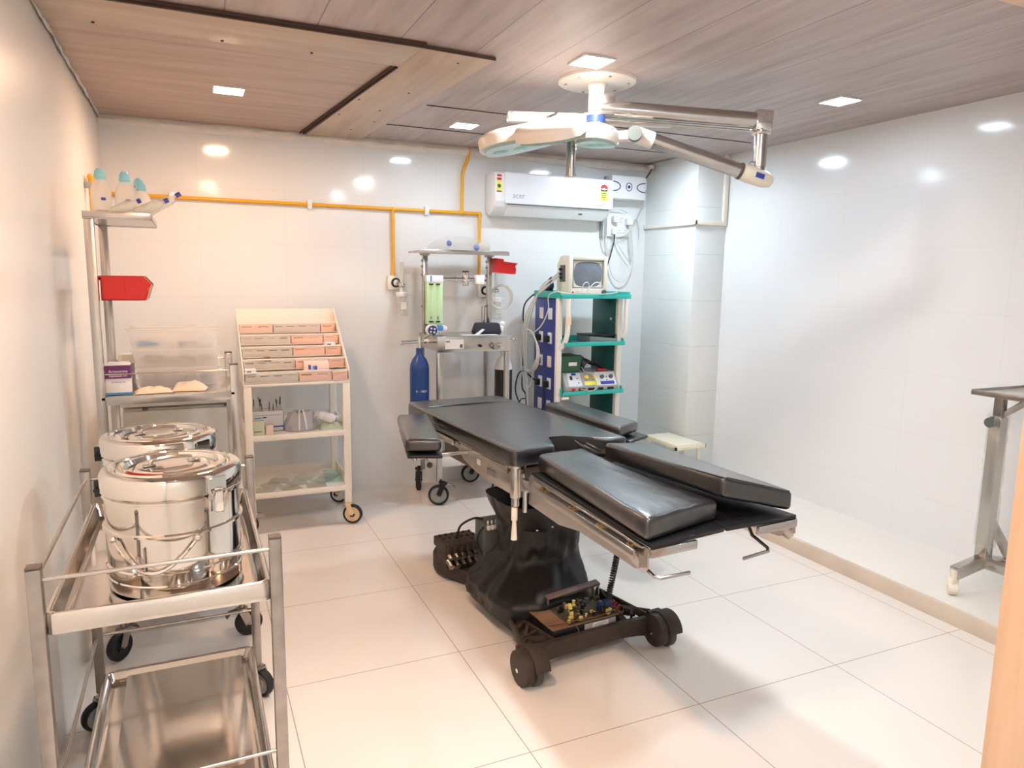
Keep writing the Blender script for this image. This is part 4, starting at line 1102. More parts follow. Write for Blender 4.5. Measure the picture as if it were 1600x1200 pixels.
# ------------------------------------------------------------------ yellow gas line and wall outlets
t = thing('gas_pipe', 'yellow painted gas line clipped along the back wall with drops to the outlets', 'pipe', (.6, YB - .02, 2.04))
yp = YB - .022
def pipe(pts, r=.012): MB().tube(pts, r, 12).build('pipe_run', 'yellow', t)
pipe([(XL + .028, yp, 2.04), (1.736, yp, 2.04)])
pipe([(XL + .028, 2.30, 2.04), (XL + .028, yp, 2.04)])
pipe([(XL + .028, 2.30, 2.052), (XL + .028, 2.30, 1.82), (XL + .004, 2.30, 1.79)])
pipe([(1.075, yp, 2.04), (1.075, yp, 1.555)]); pipe([(1.736, yp, 2.052), (1.736, yp, 1.535)])
pipe(smooth_path([(1.595, yp, 2.04), (1.597, yp, 2.24), (1.605, yp, 2.34), (1.645, yp, 2.44), (1.652, yp, 2.508)], 6))
for p in [(1.075, yp, 2.04), (1.736, yp, 2.04), (1.596, yp, 2.04), (XL + .028, 2.30, 2.04)]:
    MB().ball(p, .0155, seg=12).build('elbow', 'yellow', t)
for x, z in [(-.345, 2.04), (.50, 2.04), (1.325, 2.04)]:
    MB().box((x, YB - .018, z), (.030, .034, .060), .003).build('pipe_clip', 'white', t)
MB().box((XL + .018, 2.30, 2.0), (.034, .05, .03), .003).build('pipe_clip', 'grey', t)

def outlet(x, z, label, jar=True, lab2=''):
    o = thing('gas_outlet', label, 'gas outlet', (x, YB, z), 'oxygen outlets on the back wall')
    MB().box2(x - .052, x + .040, YB - .045, YB, z - .052, z + .052, .012).build('housing', 'white_warm', o)
    MB().cyl((x + .006, YB - .046, z), (x + .006, YB - .052, z), .034, seg=24).build('socket_ring', 'black', o)
    MB().cyl((x + .006, YB - .050, z), (x + .006, YB - .066, z), .026, .022, seg=20).build('socket', 'chrome', o)
    return o
def flowmeter(x, y, z, label):
    f = thing('flowmeter', label, 'flowmeter', (x, y, z - .2))
    MB().cyl((x, y + .055, z), (x, y - .012, z), .014, seg=14).ball((x, y - .005, z), .024, seg=14).build('valve', 'chrome', f)
    MB().cyl((x, y, z + .015), (x, y, z + .165), .013, seg=14).build('flow_tube', 'clear_soft', f)
    MB().cyl((x, y, z + .165), (x, y, z + .172), .014, seg=14).build('tube_cap', 'white', f)
    MB().cyl((x, y, z - .015), (x, y, z - .055), .013, seg=14).cyl((x, y, z - .048), (x, y, z - .082), .043, seg=24, b=.004).build('jar_lid', 'white', f)
    MB().lathe((x, y, z - .215), [(0, 0), (.034, 0), (.039, .006), (.039, .132), (.036, .132), (.036, .010), (0, .006)], 28).build('water_jar', 'clear', f)
    MB().cyl((x, y, z - .20), (x, y, z - .06), .004, seg=8).build('dip_tube', 'white', f)
    MB().tube([(x + .038, y, z - .066), (x + .062, y - .004, z - .066)], .007, 8).build('nipple', 'white', f)
    MB().box2(x - .018, x + .022, y - .0405, y - .0385, z - .17, z - .12).build('scale_sticker', 'paper', f)
outlet(1.078, 1.522, 'wall outlet under the longer pipe drop, behind the clear humidifier jar')
flowmeter(1.112, YB - .105, 1.505, 'humidifier jar with flow tube hanging from the wall outlet, away from the anaesthesia machine')
outlet(1.772, 1.470, 'wall outlet seen behind the posts of the anaesthesia machine')
flowmeter(1.838, YB - .115, 1.470, 'humidifier jar with flow tube beside the red bin on the back wall')
cl = MB()
for k in range(3):
    pts = [(1.855 + (.080 + .006 * k) * math.cos(a), YB - .165 - .006 * k, 1.425 + (.082 + .004 * k) * math.sin(a)) for a in [2 * PI * i / 36 for i in range(36)]]
    cl.tube(pts, .0055, 6, closed=True)
tag(cl.build('oxygen_tubing', 'clear_soft', origin=(1.855, YB - .165, 1.425)), 'coil of clear tubing hung on the humidifier beside the red bin', 'tubing')

# ------------------------------------------------------------------ anaesthesia machine
bm_ = thing('anaesthesia_machine', 'steel anaesthesia frame on large casters with a green flowmeter panel', 'anaesthesia machine', (1.5, 2.82, 0))
bx0, bx1, by0, by1 = 1.230, 1.765, 2.60, 3.02
MB().box2(bx0, bx1, by0, by1, 1.152, 1.168, .002).build('table_top', 'steel', bm_)
fp = MB().box2(bx0, bx1, by0 - .004, by0 + .004, 1.062, 1.160, .002); fp.build('front_panel', 'steel', bm_)
MB().box2(bx0, bx0 + .006, by0, by1, 1.07, 1.155).build('side_panel', 'steel', bm_); MB().box2(bx1 - .006, bx1, by0, by1, 1.07, 1.155).build('side_panel', 'steel', bm_)
MB().box2(bx0 + .055, bx0 + .185, by0 - .007, by0 - .003, 1.085, 1.148).build('data_plate', 'paper', bm_)
dp = MB().box2(bx0 + .058, bx0 + .088, by0 - .0078, by0 - .0068, 1.132, 1.140).box2(bx0 + .158, bx0 + .178, by0 - .0078, by0 - .0068, 1.092, 1.116)
dp.build('plate_print', 'ink', bm_)
MB().cyl((1.535, by0 - .004, 1.103), (1.535, by0 - .026, 1.103), .011, .008, seg=14).build('control_knob', 'black', bm_)
MB().box((1.645, by0 - .018, 1.10), (.03, .03, .052), .003).box((1.622, by0 - .014, 1.103), (.02, .016, .016), .002).cyl((1.66, by0 - .02, 1.10), (1.70, by0 - .02, 1.10), .008, seg=10).build('selector_valve', 'steel_dull', bm_)
MB().cyl((1.692, by0 - .004, 1.10), (1.692, by0 - .040, 1.10), .020, seg=16).cyl((1.692, by0 - .035, 1.10), (1.692, by0 - .050, 1.10), .013, seg=14).build('pressure_gauge', 'chrome', bm_)
for x in (bx0 + .018, bx1 - .018):
    MB().box2(x - .017, x + .017, by0, by0 + .034, .155, 1.07, .003).build('leg', 'steel', bm_)
    MB().box2(x - .014, x + .014, by1 - .03, by1, .155, 1.15, .003).build('leg', 'steel_dull', bm_)
caster(bm_, bx0 + .040, by0 - .005, .17, .072, yaw=-.35, fork='black', tyre='rubber', hub='hub', w=.034, brake='steel')
caster(bm_, bx1 - .02, by0 - .005, .17, .072, yaw=-.5, fork='black', tyre='rubber', hub='hub', w=.034)
caster(bm_, bx0 + .0, by1 + .02, .17, .072, yaw=1.2, fork='black', tyre='rubber', hub='hub', w=.034)
caster(bm_, bx1 - .09, by1 + .02, .17, .072, yaw=-.2, fork='black', tyre='rubber', hub='hub', w=.034)
MB().box2(bx0 + .012, bx1 - .012, by0 + .01, by1 - .01, .262, .345, .003).build('lower_drawer', 'cream', bm_)
MB().box2(bx0 + .03, bx1 - .03, by0 + .004, by0 + .012, .275, .325, .002).build('drawer_front', 'white', bm_)
MB().box2(bx0 + .012, bx1 - .012, by0 + .01, by1 - .01, .385, .392).build('lower_shelf', 'steel', bm_)
for x, nm in ((1.252, 'l'), (1.742, 'r')):
    MB().box2(x - .017, x + .017, 2.93, 2.964, 1.168, 1.725, .003).build('mast', 'steel', bm_)
    MB().cyl((x, 2.947, 1.715), (x, 2.947, 1.730), .036, seg=18).build('mast_flange', 'steel_dull', bm_)
    for z in (1.68, 1.64, 1.58, 1.36): MB().cyl((x - .017, 2.947, z), (x - .026, 2.947, z), .007, seg=8).build('mast_bolt', 'steel_dull', bm_)
MB().cyl((1.70, 2.95, 1.168), (1.70, 2.95, 1.36), .015, seg=14).build('pole', 'steel', bm_)
tp = MB().box2(1.165, 1.838, 2.80, 3.06, 1.732, 1.746, .002)
tp.box2(1.165, 1.838, 2.797, 2.801, 1.724, 1.754, .001).build('top_shelf', 'steel', bm_)
fx0, fx1, fy = 1.236, 1.352, 2.845
pnl = MB().box2(fx0, fx1, fy, fy + .05, 1.238, 1.575, .004).build('flow_panel', 'green_lit', bm_)
MB().box2(fx0 - .004, fx1 + .002, fy - .004, fy + .055, 1.528, 1.578, .003).build('panel_header', 'white', pnl)
MB().box2(fx0 + .022, fx0 + .034, fy - .0048, fy - .0038, 1.534, 1.574).build('header_print', 'sky', pnl)
for x in (fx0 + .028, fx0 + .078):
    MB().cyl((x, fy - .006, 1.262), (x, fy - .006, 1.512), .007, seg=12).build('flow_tube', 'clear', pnl)
    for z in (1.256, 1.516): MB().box((x, fy - .008, z), (.028, .016, .010), .002).build('tube_holder', 'black', pnl)
    MB().box((x, fy - .001, 1.283), (.010, .002, .020)).build('scale_mark', 'ink', pnl)
MB().cyl((1.262, 2.84, 1.198), (1.262, 2.80, 1.198), .042, seg=28).build('pressure_dial', 'white', bm_)
MB().cyl((1.262, 2.80, 1.198), (1.262, 2.797, 1.198), .034, seg=28).build('dial_face', 'navy', bm_)
dm = MB()
for a in (.6, 2.2, 3.7, 5.4): dm.box((1.262 + .017 * math.cos(a), 2.796, 1.198 + .017 * math.sin(a)), (.013, .002, .011))
dm.build('dial_marks', 'paper', bm_)
MB().cyl((1.318, 2.84, 1.214), (1.318, 2.79, 1.214), .021, seg=18, b=.004).build('gas_knob', 'sky', bm_)
MB().cyl((1.352, 2.84, 1.212), (1.352, 2.80, 1.212), .018, seg=16, b=.003).build('gas_knob', 'white', bm_)
for x in (1.262, 1.335): MB().cyl((x, 2.85, 1.168), (x, 2.85, 1.215), .009, seg=10).build('supply_stem', 'chrome', bm_)
mb = MB().cyl((1.352, 2.865, 1.552), (1.60, 2.865, 1.552), .014, seg=14)
mb.cyl((1.352, 2.865, 1.552), (1.372, 2.865, 1.552), .019, seg=14).cyl((1.443, 2.865, 1.552), (1.455, 2.865, 1.552), .018, seg=14)
mb.build('manifold', 'chrome', bm_)
MB().cyl((1.528, 2.865, 1.505), (1.528, 2.865, 1.605), .022, seg=18, b=.003).cyl((1.502, 2.865, 1.552), (1.552, 2.865, 1.552), .022, seg=14).build('relief_valve', 'chrome', bm_)
MB().cyl((1.528, 2.865, 1.603), (1.528, 2.865, 1.612), .024, seg=18).build('valve_cap', 'black', bm_)
MB().box2(1.60, 1.662, 2.835, 2.895, 1.520, 1.585, .003).build('outlet_block', 'white', bm_)
MB().cyl((1.655, 2.865, 1.545), (1.70, 2.90, 1.545), .008, seg=10).build('outlet_spigot', 'chrome', bm_)
yk = MB()
for x, y in ((1.135, 2.70),):
    yk.cyl((1.010, y, 1.128), (1.235, y + .02, 1.135), .012, seg=12).ball((1.012, y, 1.128), .018, seg=12).cyl((x, y, 1.10), (x, y, 1.165), .014, seg=12)
    yk.box((1.20, y + .01, 1.133), (.07, .03, .03), .004).cyl((x + .03, y, 1.15), (x + .09, y, 1.18), .008, seg=8)
yk.build('yoke', 'chrome', bm_)
MB().cyl((1.70, 2.735, 1.105), (1.845, 2.735, 1.125), .012, seg=12).ball((1.85, 2.735, 1.126), .017, seg=12).cyl((1.775, 2.735, 1.06), (1.775, 2.735, 1.12), .013, seg=12).build('yoke', 'chrome', bm_)

def gas_cyl(x, y, z0, z1, r, matb, mats, label):
    c = thing('gas_cylinder', label, 'gas cylinder', (x, y, z0), 'gas cylinders on the anaesthesia machine')
    sh_ = z1 - .15
    MB().lathe((x, y, 0), [(0, z0), (r * .86, z0), (r, z0 + .02), (r, sh_)], 32).build('body', matb, c)
    MB().lathe((x, y, 0), [(r, sh_), (r * .94, sh_ + .03), (r * .74, sh_ + .062), (r * .46, sh_ + .086), (r * .34, sh_ + .10), (r * .34, z1 - .012), (r * .30, z1 - .010), (0, z1 - .010)], 32).build('shoulder', mats, c)
    MB().cyl((x, y, z1 - .012), (x, y, z1 + .004), r * .26, seg=14).build('valve', 'chrome', c)
    return c
g1 = gas_cyl(1.135, 2.70, .52, 1.098, .066, 'blue', 'blue', 'blue gas cylinder strapped to the outer side of the anaesthesia machine')
sm2 = MB()
random.seed(4)
for k in range(6): sm2.box((1.135 - .035 + .013 * k, 2.70 - .0665 + .006 * abs(k - 3) ** 1.2 * .5, .80 + random.uniform(-.003, .003)), (.009, .003, .016), .0005, (0, 0, .28 * (k - 3)))
sm2.build('stencil_mark', 'hub', g1)
g2 = gas_cyl(1.775, 2.735, .46, 1.065, .064, 'black_paint', 'white', 'black gas cylinder with a white shoulder behind a frame leg of the anaesthesia machine')
MB().box2(1.06, 1.215, 2.63, 2.77, .508, .5195, .002).build('cylinder_foot', 'steel', bm_)
MB().box2(1.70, 1.85, 2.665, 2.805, .448, .4595, .002).build('cylinder_foot', 'steel', bm_)
MB().box2(1.20, 1.25, 2.60, 2.72, .508, .518).build('cylinder_foot_arm', 'steel', bm_); MB().box2(1.72, 1.76, 2.61, 2.67, .449, .459).build('cylinder_foot_arm', 'steel', bm_)

# things on the machine
def bagt(u, v):
    th = 2 * PI * u; a = .255 * math.sin(PI * min(1, max(0, .04 + .92 * v))) ** .55
    x = 1.26 + .46 * v; k = 1 + .18 * noise.noise(V(math.cos(th) * 1.5, v * 5, 2)) + .06 * noise.noise(V(math.cos(th) * 5, v * 14, math.sin(th) * 4))
    e = math.sin(PI * min(1, max(0, v))) ** .5
    return V(x, 2.92 + .10 * e * k * math.cos(th), 1.755 + .052 * e + .048 * e * k * math.sin(th))
rb = thing('breathing_bag', 'clear crumpled breathing bag with two blue connectors on the top shelf of the anaesthesia machine', 'bag', (1.49, 2.92, 1.747))
MB().grid(bagt, 40, 40).build('film', 'film', rb, sharp=180)
MB().ball((1.395, 2.835, 1.800), .019, (1, .6, 1.1), 14).build('connector', 'soft_blue', rb)
MB().ball((1.60, 2.84, 1.775), .019, (1, .6, 1.1), 14).build('connector', 'soft_blue', rb)
MB().cyl((1.62, 2.86, 1.775), (1.69, 2.87, 1.785), .026, .05, seg=20).build('mask_cup', 'clear_soft', rb)
pb_ = thing('pressure_cuff_bag', 'dark cloth-covered case with white end standing on the anaesthesia machine table', 'case', (1.69, 2.84, 1.168))
MB().hexa([(1.565, 2.78, 1.169), (1.775, 2.76, 1.169), (1.790, 2.88, 1.169), (1.580, 2.90, 1.169)], [(1.590, 2.80, 1.245), (1.765, 2.785, 1.245), (1.770, 2.86, 1.245), (1.60, 2.88, 1.245)], .014, 3).build('case', 'darkcloth', pb_)
MB().box((1.785, 2.83, 1.20), (.03, .07, .05), .008).ball((1.80, 2.82, 1.235), .02, seg=10).build('white_end', 'white', pb_)
MB().hexa([(1.50, 2.70, 1.1685), (1.60, 2.69, 1.1685), (1.61, 2.74, 1.1685), (1.51, 2.75, 1.1685)], [(1.50, 2.70, 1.172), (1.60, 2.69, 1.172), (1.635, 2.74, 1.200), (1.55, 2.75, 1.172)])
pp_ = MB().hexa([(1.44, 2.66, 1.1685), (1.70, 2.65, 1.1685), (1.70, 2.72, 1.1685), (1.44, 2.74, 1.1685)], [(1.44, 2.66, 1.1700), (1.70, 2.65, 1.1700), (1.70, 2.72, 1.1700), (1.44, 2.74, 1.1700)])
pp_.hexa([(1.545, 2.68, 1.170), (1.56, 2.68, 1.170), (1.56, 2.72, 1.170), (1.545, 2.72, 1.170)], [(1.60, 2.68, 1.208), (1.607, 2.68, 1.207), (1.607, 2.72, 1.207), (1.60, 2.72, 1.208)])
tag(pp_.build('paper_strip', 'paper', origin=(1.57, 2.69, 1.1685)), 'torn white paper strip in front of the dark case on the machine table', 'paper')
# red bin hooked on the mast
rbn = thing('hook_bin', 'small red plastic bin hooked at the top of the anaesthesia machine mast', 'bin', (1.80, 2.93, 1.60))
rot_ = Matrix.Rotation(.10, 3, 'Y')
def RB(x, y, z): 
    v = rot_ @ V(x, y, z); return tuple(V(1.772, 2.90, 1.655) + v)
def rbox(x0, x1, y0, y1, z0, z1, tx=0): return ([RB(x0, y0, z0), RB(x1 - tx, y0, z0), RB(x1 - tx, y1, z0), RB(x0, y1, z0)], [RB(x0, y0, z1), RB(x1, y0, z1), RB(x1, y1, z1), RB(x0, y1, z1)])
q_ = MB()
for a in (rbox(0, .145, -.05, -.046, -.045, .03, .02), rbox(0, .145, .046, .05, -.045, .03, .02), rbox(0, .145, -.05, .05, -.048, -.044, .02), rbox(0, .004, -.05, .05, -.045, .045), rbox(.128, .146, -.05, .05, -.046, .0)): q_.hexa(*a)
q_.build('tub', 'red', rbn)
MB().hexa(*rbox(-.004, .150, -.055, -.046, .024, .034)).hexa(*rbox(-.02, .04, -.054, .054, -.05, .05)).build('hook_plate', 'red', rbn)
MB().hexa(*rbox(.04, .150, -.050, .052, .026, .030)).build('clear_cover', 'clear', rbn)
# ------------------------------------------------------------------ equipment tower with teal shelves
mt = thing('equipment_tower', 'cream and blue equipment tower with three teal tray shelves', 'equipment tower', (2.43, 2.78, 0))
ex0, ex1, ey0, ey1 = 2.140, 2.722, 2.55, 3.00
MB().box2(ex0 + .012, ex0 + .034, ey0 + .10, ey1, .10, 1.425, .003).build('side_panel', 'rackblue', mt)
MB().box2(ex1 - .062, ex1 - .048, ey0 + .10, ey1, .10, 1.425, .003).build('side_panel', 'teal_dk', mt)
for z in (.52, .84, 1.27): MB().cyl((ex1 - .0622, 2.72, z), (ex1 - .0632, 2.72, z), .012, seg=14).build('panel_hole', 'white', mt)
for x in (ex0 + .016, ex1 - .056):
    MB().box2(x - .012, x + .028, ey0 + .06, ey0 + .10, .10, 1.43, .006).build('column', 'cream', mt)
def teal_tray(z, x0, x1, y0, y1, nm='shelf'):
    o = MB().box2(x0, x1, y0, y1, z - .003, z, .001).build('shelf', 'teal', mt)
    e = MB()
    e.box2(x0, x1, y0 - .002, y0 + .002, z - .008, z + .022, .001)
    e.build('front_lip', 'teal', o)
    e = MB().box2(x0 - .002, x0 + .002, y0 + .02, y1, z - .008, z + .042, .001).box2(x1 - .002, x1 + .002, y0 + .02, y1, z - .008, z + .042, .001)
    e.box2(x0, x1, y1 - .002, y1 + .002, z - .008, z + .042, .001); e.build('rim', 'teal', o)
teal_tray(1.435, ex0, ex1 + .002, ey0, ey1)
teal_tray(1.090, ex0 + .035, ex1 - .032, ey0 + .01, ey1 - .06)
teal_tray(.728, ex0 + .035, ex1 - .032, ey0 + .01, ey1 - .06)
MB().box2(ex0 + .02, ex1 - .03, ey0, ey1, .36, .368, .002).build('bottom_shelf', 'teal', mt)
MB().box2(ex0, ex1, ey0, ey1, .10, .14, .01).build('base', 'cream', mt)
for x in (ex0 + .05, ex1 - .05):
    for y in (ey0 + .05, ey1 - .05): caster(mt, x, y, .11, .04, yaw=.7, fork='steel_dull')
MB().tube(smooth_path([(ex0 + .060, ey0 + .012, 1.425), (ex0 + .060, ey0 + .010, 1.25), (ex0 + .058, ey0 + .012, 1.17), (ex0 + .045, ey0 + .03, 1.10), (ex0 + .03, ey0 + .07, 1.065)], 6), .018, 12).build('grab_handle', 'cream', mt)
MB().tube(smooth_path([(ex1 - .028, ey0 + .012, 1.425), (ex1 - .028, ey0 + .010, 1.25), (ex1 - .030, ey0 + .012, 1.19), (ex1 - .042, ey0 + .04, 1.14)], 6), .016, 12).build('grab_handle', 'cream', mt)
MB().box2(ex0 + .043, ex0 + .078, ey0 - .0085, ey0 - .0065, 1.24, 1.30).build('sticker', 'cream_dk', mt)
MB().cyl((ex0 + .03, ey0 + .02, .70), (ex0 + .085, ey0 + .02, .70), .012, seg=10).build('shelf_bracket', 'cream', mt)
# sockets on the blue side
for k, z in enumerate((1.31, 1.13, .955, .79, .62)):
    for j, y in enumerate((2.74, 2.885)):
        so = MB().box2(ex0 + .003, ex0 + .013, y - .028, y + .028, z - .042, z + .042, .003).build('power_socket', 'white' if (k, j) != (2, 0) else 'blush', mt)
for (y, z) in [(2.74, 1.13), (2.74, .79), (2.885, 1.13), (2.885, .955), (2.885, .79)]:
    MB().box((ex0 - .012, y + .008, z - .005), (.034, .045, .05), .008).build('mains_plug', 'black', mt)
# monitor
mo = thing('patient_monitor', 'boxy beige cathode-ray patient monitor on the top teal shelf', 'monitor', (2.345, 2.75, 1.436))
mx0, mx1, mz0, mz1 = 2.215, 2.535, 1.440, 1.732; my = 2.60
MB().loft([[(mx0, my, mz0), (mx1, my, mz0), (mx1, my, mz1), (mx0, my, mz1)], [(mx0 - .004, my + .05, mz0), (mx1 + .004, my + .05, mz0), (mx1 + .004, my + .05, mz1 + .004), (mx0 - .004, my + .05, mz1 + .004)],
           [(mx0 - .002, my + .12, mz0 + .004), (mx1, my + .12, mz0 + .004), (mx1, my + .12, mz1 - .004), (mx0 - .002, my + .12, mz1 - .004)],
           [(mx0 + .03, my + .23, mz0 + .02), (mx1 - .035, my + .23, mz0 + .02), (mx1 - .035, my + .23, mz1 - .06), (mx0 + .03, my + .23, mz1 - .06)]]).build('housing', 'beige', mo, sharp=30)
bz = MB()
sx0, sx1, sz0, sz1 = mx0 + .030, mx1 - .030, mz0 + .060, mz1 - .030
bz.box2(mx0, sx0, my - .012, my + .004, mz0, mz1, .003).box2(sx1, mx1, my - .012, my + .004, mz0, mz1, .003).box2(sx0, sx1, my - .012, my + .004, mz0, sz0, .003).box2(sx0, sx1, my - .012, my + .004, sz1, mz1, .003)
bz.build('front_bezel', 'beige', mo)
def crt(u, v):
    x = sx0 + (sx1 - sx0) * u; z = sz0 + (sz1 - sz0) * v
    return V(x, my + .002 - .012 * math.sin(PI * u) * math.sin(PI * v), z)
MB().grid(crt, 16, 12).build('screen', 'screen', mo)
sr = MB()
for x0, x1, z0, z1 in [(sx0, sx0 + .012, sz0, sz1), (sx1 - .012, sx1, sz0, sz1), (sx0, sx1, sz0, sz0 + .008), (sx0, sx1, sz1 - .008, sz1)]: sr.box2(x0, x1, my - .006, my + .003, z0, z1, .002)
sr.build('screen_surround', 'screen_rim', mo)
MB().cyl((mx0 + .030, my - .012, mz0 + .032), (mx0 + .030, my - .018, mz0 + .032), .013, seg=18).build('power_button', 'blush', mo)
MB().cyl((mx0 + .030, my - .018, mz0 + .032), (mx0 + .030, my - .0195, mz0 + .032), .007, seg=14).build('power_mark', 'red', mo)
MB().cyl((mx1 - .030, my - .012, mz0 + .032), (mx1 - .030, my - .030, mz0 + .032), .019, seg=18, b=.003).build('dial_knob', 'grey_dk', mo)
for i in range(6): MB().box((mx0 + .175 + .026 * i, my - .0125, mz0 + .026), (.018, .003, .008), .001).build('key', 'beige_dk' if i < 5 else 'black', mo)
MB().box((mx0 + .075, my - .0125, mz0 + .032), (.035, .002, .012)).build('badge', 'beige_dk', mo)
MB().box2(mx0 - .014, mx0 + .0, my + .04, my + .11, 1.545, 1.665, .004).build('connector_block', 'grey_dk', mo)
for z in (1.575, 1.60, 1.635): MB().cyl((mx0 - .014, my + .075, z), (mx0 - .035, my + .075, z), .009, seg=10).build('lead_plug', 'black', mo)
MB().box2(mx0 + .02, mx1 - .03, my + .02, my + .30, 1.4352, 1.4402).build('foot', 'black', mo)
# other things on the shelves
bg_ = MB().grid(lambda u, v: V(2.155 + .115 * u + .02 * noise.noise(V(u * 3, v * 3, 1)), 2.955 - .02 * math.sin(PI * v) - .03 * math.sin(PI * u), 1.437 + .155 * v * (1 - (1 - u) ** 1.6 * .85) + .01 * noise.noise(V(u * 5, v * 5, 4))), 12, 12)
bg_.box2(2.16, 2.27, 2.93, 2.96, 1.4355, 1.46, .004)
tag(bg_.build('black_pouch', 'darkcloth', origin=(2.2, 2.94, 1.4355)), 'crumpled black pouch tucked behind the monitor', 'pouch')
tag(MB().hexa([(2.30, 2.565, 1.4355), (2.52, 2.565, 1.4355), (2.52, 2.59, 1.4355), (2.30, 2.59, 1.4355)], [(2.30, 2.565, 1.447), (2.52, 2.565, 1.447), (2.52, 2.59, 1.45), (2.30, 2.59, 1.45)], .001).build('paper_slip', 'paper', origin=(2.4, 2.57, 1.4355)), 'white paper slip under the front of the monitor', 'paper')
cb = thing('lead_wires', 'tangled white patient leads looped in front of the monitor screen', 'leads', (2.40, 2.57, 1.44))
for pts in [[(2.31, 2.562, 1.45), (2.315, 2.56, 1.52), (2.345, 2.558, 1.545), (2.365, 2.56, 1.52), (2.34, 2.558, 1.47), (2.33, 2.557, 1.462)],
            [(2.345, 2.556, 1.465), (2.365, 2.556, 1.50), (2.41, 2.556, 1.54), (2.45, 2.556, 1.54), (2.475, 2.556, 1.51), (2.46, 2.556, 1.462)],
            [(2.17, 2.556, 1.463), (2.24, 2.553, 1.462), (2.31, 2.553, 1.470), (2.38, 2.553, 1.463), (2.47, 2.547, 1.461), (2.56, 2.547, 1.466), (2.60, 2.548, 1.475)]]:
    MB().tube(smooth_path(pts, 8), .0032, 6).build('wire', 'cable_white', cb)
tag(MB().hexa([(2.41, 2.60, 1.0905), (2.635, 2.585, 1.0905), (2.635, 2.80, 1.0905), (2.41, 2.80, 1.0905)], [(2.41, 2.60, 1.150), (2.635, 2.585, 1.128), (2.635, 2.80, 1.135), (2.41, 2.80, 1.150)], .005).build('foot_switch', 'grey_mid', origin=(2.55, 2.7, 1.0905)), 'dark grey foot-switch box lying on the middle teal shelf', 'foot switch')
tag(MB().box2(2.405, 2.640, 2.60, 2.80, 1.1515, 1.160, .003).build('foot_switch_plate', 'black', origin=(2.55, 2.7, 1.1515)), 'thin black plate on top of the grey foot-switch box', 'plate')
bl = MB()
random.seed(2)
for i in range(6): bl.tube(smooth_path([(2.20 + .03 * i, 2.60 + .01 * i, 1.094), (2.23 + .03 * i, 2.63, 1.110), (2.26 + .03 * i, 2.60, 1.094), (2.30 + .02 * i, 2.62 - .004 * i, 1.098)], 5), .0045, 6)
tag(bl.build('blue_cord', 'navy', origin=(2.28, 2.61, 1.094)), 'dark blue cord heaped on the middle teal shelf', 'cord')
gx = thing('green_crate', 'small green box with a white label standing on the diathermy unit', 'box', (2.27, 2.72, .88))
MB().hexa([(2.200, 2.64, .881), (2.355, 2.64, .881), (2.355, 2.82, .881), (2.200, 2.82, .881)], [(2.185, 2.63, .992), (2.365, 2.63, .992), (2.365, 2.83, .992), (2.185, 2.83, .992)], .004).build('tub', 'green_box', gx)
MB().box2(2.18, 2.37, 2.625, 2.835, .992, 1.003, .003).build('lid', 'green_box', gx)
MB().hexa([(2.255, 2.6345, .930), (2.325, 2.6345, .930), (2.325, 2.637, .930), (2.255, 2.637, .930)], [(2.255, 2.6315, .957), (2.325, 2.6315, .957), (2.325, 2.634, .957), (2.255, 2.634, .957)]).build('label', 'paper', gx)
# diathermy unit with sloping front
du = thing('diathermy_unit', 'grey diathermy unit with yellow knobs and a sloping control panel on the lowest teal shelf', 'diathermy unit', (2.42, 2.72, .73))
dx0, dx1, dz = 2.205, 2.655, .7305
MB().prism([(2.575, dz + .008), (2.575, dz + .050), (2.630, dz + .148), (2.88, dz + .148), (2.88, dz + .008)], dx0, dx1, 'yz', .004).build('case', 'grey', du)
pn = V(0, .0550, .098).normalized(); pnn = V(0, -.098, .055).normalized()
def PD(x, s, off=0): return V(x, 2.575, dz + .050) + pn * s + pnn * off
def panel(x0, x1, s0, s1, off, mat, name, th=.002):
    MB().hexa([tuple(PD(x0, s0, off - th)), tuple(PD(x1, s0, off - th)), tuple(PD(x1, s1, off - th)), tuple(PD(x0, s1, off - th))], [tuple(PD(x0, s0, off)), tuple(PD(x1, s0, off)), tuple(PD(x1, s1, off)), tuple(PD(x0, s1, off))]).build(name, mat, du)
panel(dx0 + .03, dx1 - .015, .004, .108, .001, 'grey_lt', 'control_panel')
panel(dx0 + .14, dx0 + .265, .002, .110, .0015, 'hub', 'centre_panel')
panel(dx0 + .165, dx0 + .285, .010, .040, .002, 'lemon', 'yellow_label')
panel(dx0 + .30, dx1 - .03, .010, .036, .002, 'bluedot', 'blue_label')
panel(dx0 + .065, dx0 + .105, .090, .108, .002, 'bluedot', 'blue_badge')
panel(dx0 + .05, dx0 + .068, .055, .085, .004, 'black', 'rocker', .004)
for x in (dx0 + .185, dx0 + .250):
    MB().cyl(tuple(PD(x, .068, .0)), tuple(PD(x, .068, .022)), .017, .015, seg=18).build('knob', 'knob_yellow', du)
for x in (dx0 + .322, dx0 + .400):
    MB().cyl(tuple(PD(x, .070, .0)), tuple(PD(x, .070, .014)), .017, .015, seg=18).build('knob', 'grey_dk', du)
for x, s in [(dx0 + .11, .065), (dx0 + .115, .03), (dx0 + .36, .068), (dx0 + .36, .045)]:
    MB().cyl(tuple(PD(x, s, .0)), tuple(PD(x, s, .004)), .005, seg=10).build('indicator', 'grey_dk', du)
MB().box((dx0 + .065, 2.573, dz + .030), (.028, .006, .024), .002).build('mains_switch', 'red', du)
for i, x in enumerate((.125, .205, .285, .370)): MB().box((dx0 + x + .01, 2.573, dz + .030), (.055 if i != 2 else .04, .006, .018), .001).build('output_socket', 'black', du)
MB().box2(dx0 + .01, dx1 - .01, 2.60, 2.86, dz, dz + .009).build('foot', 'black', du)
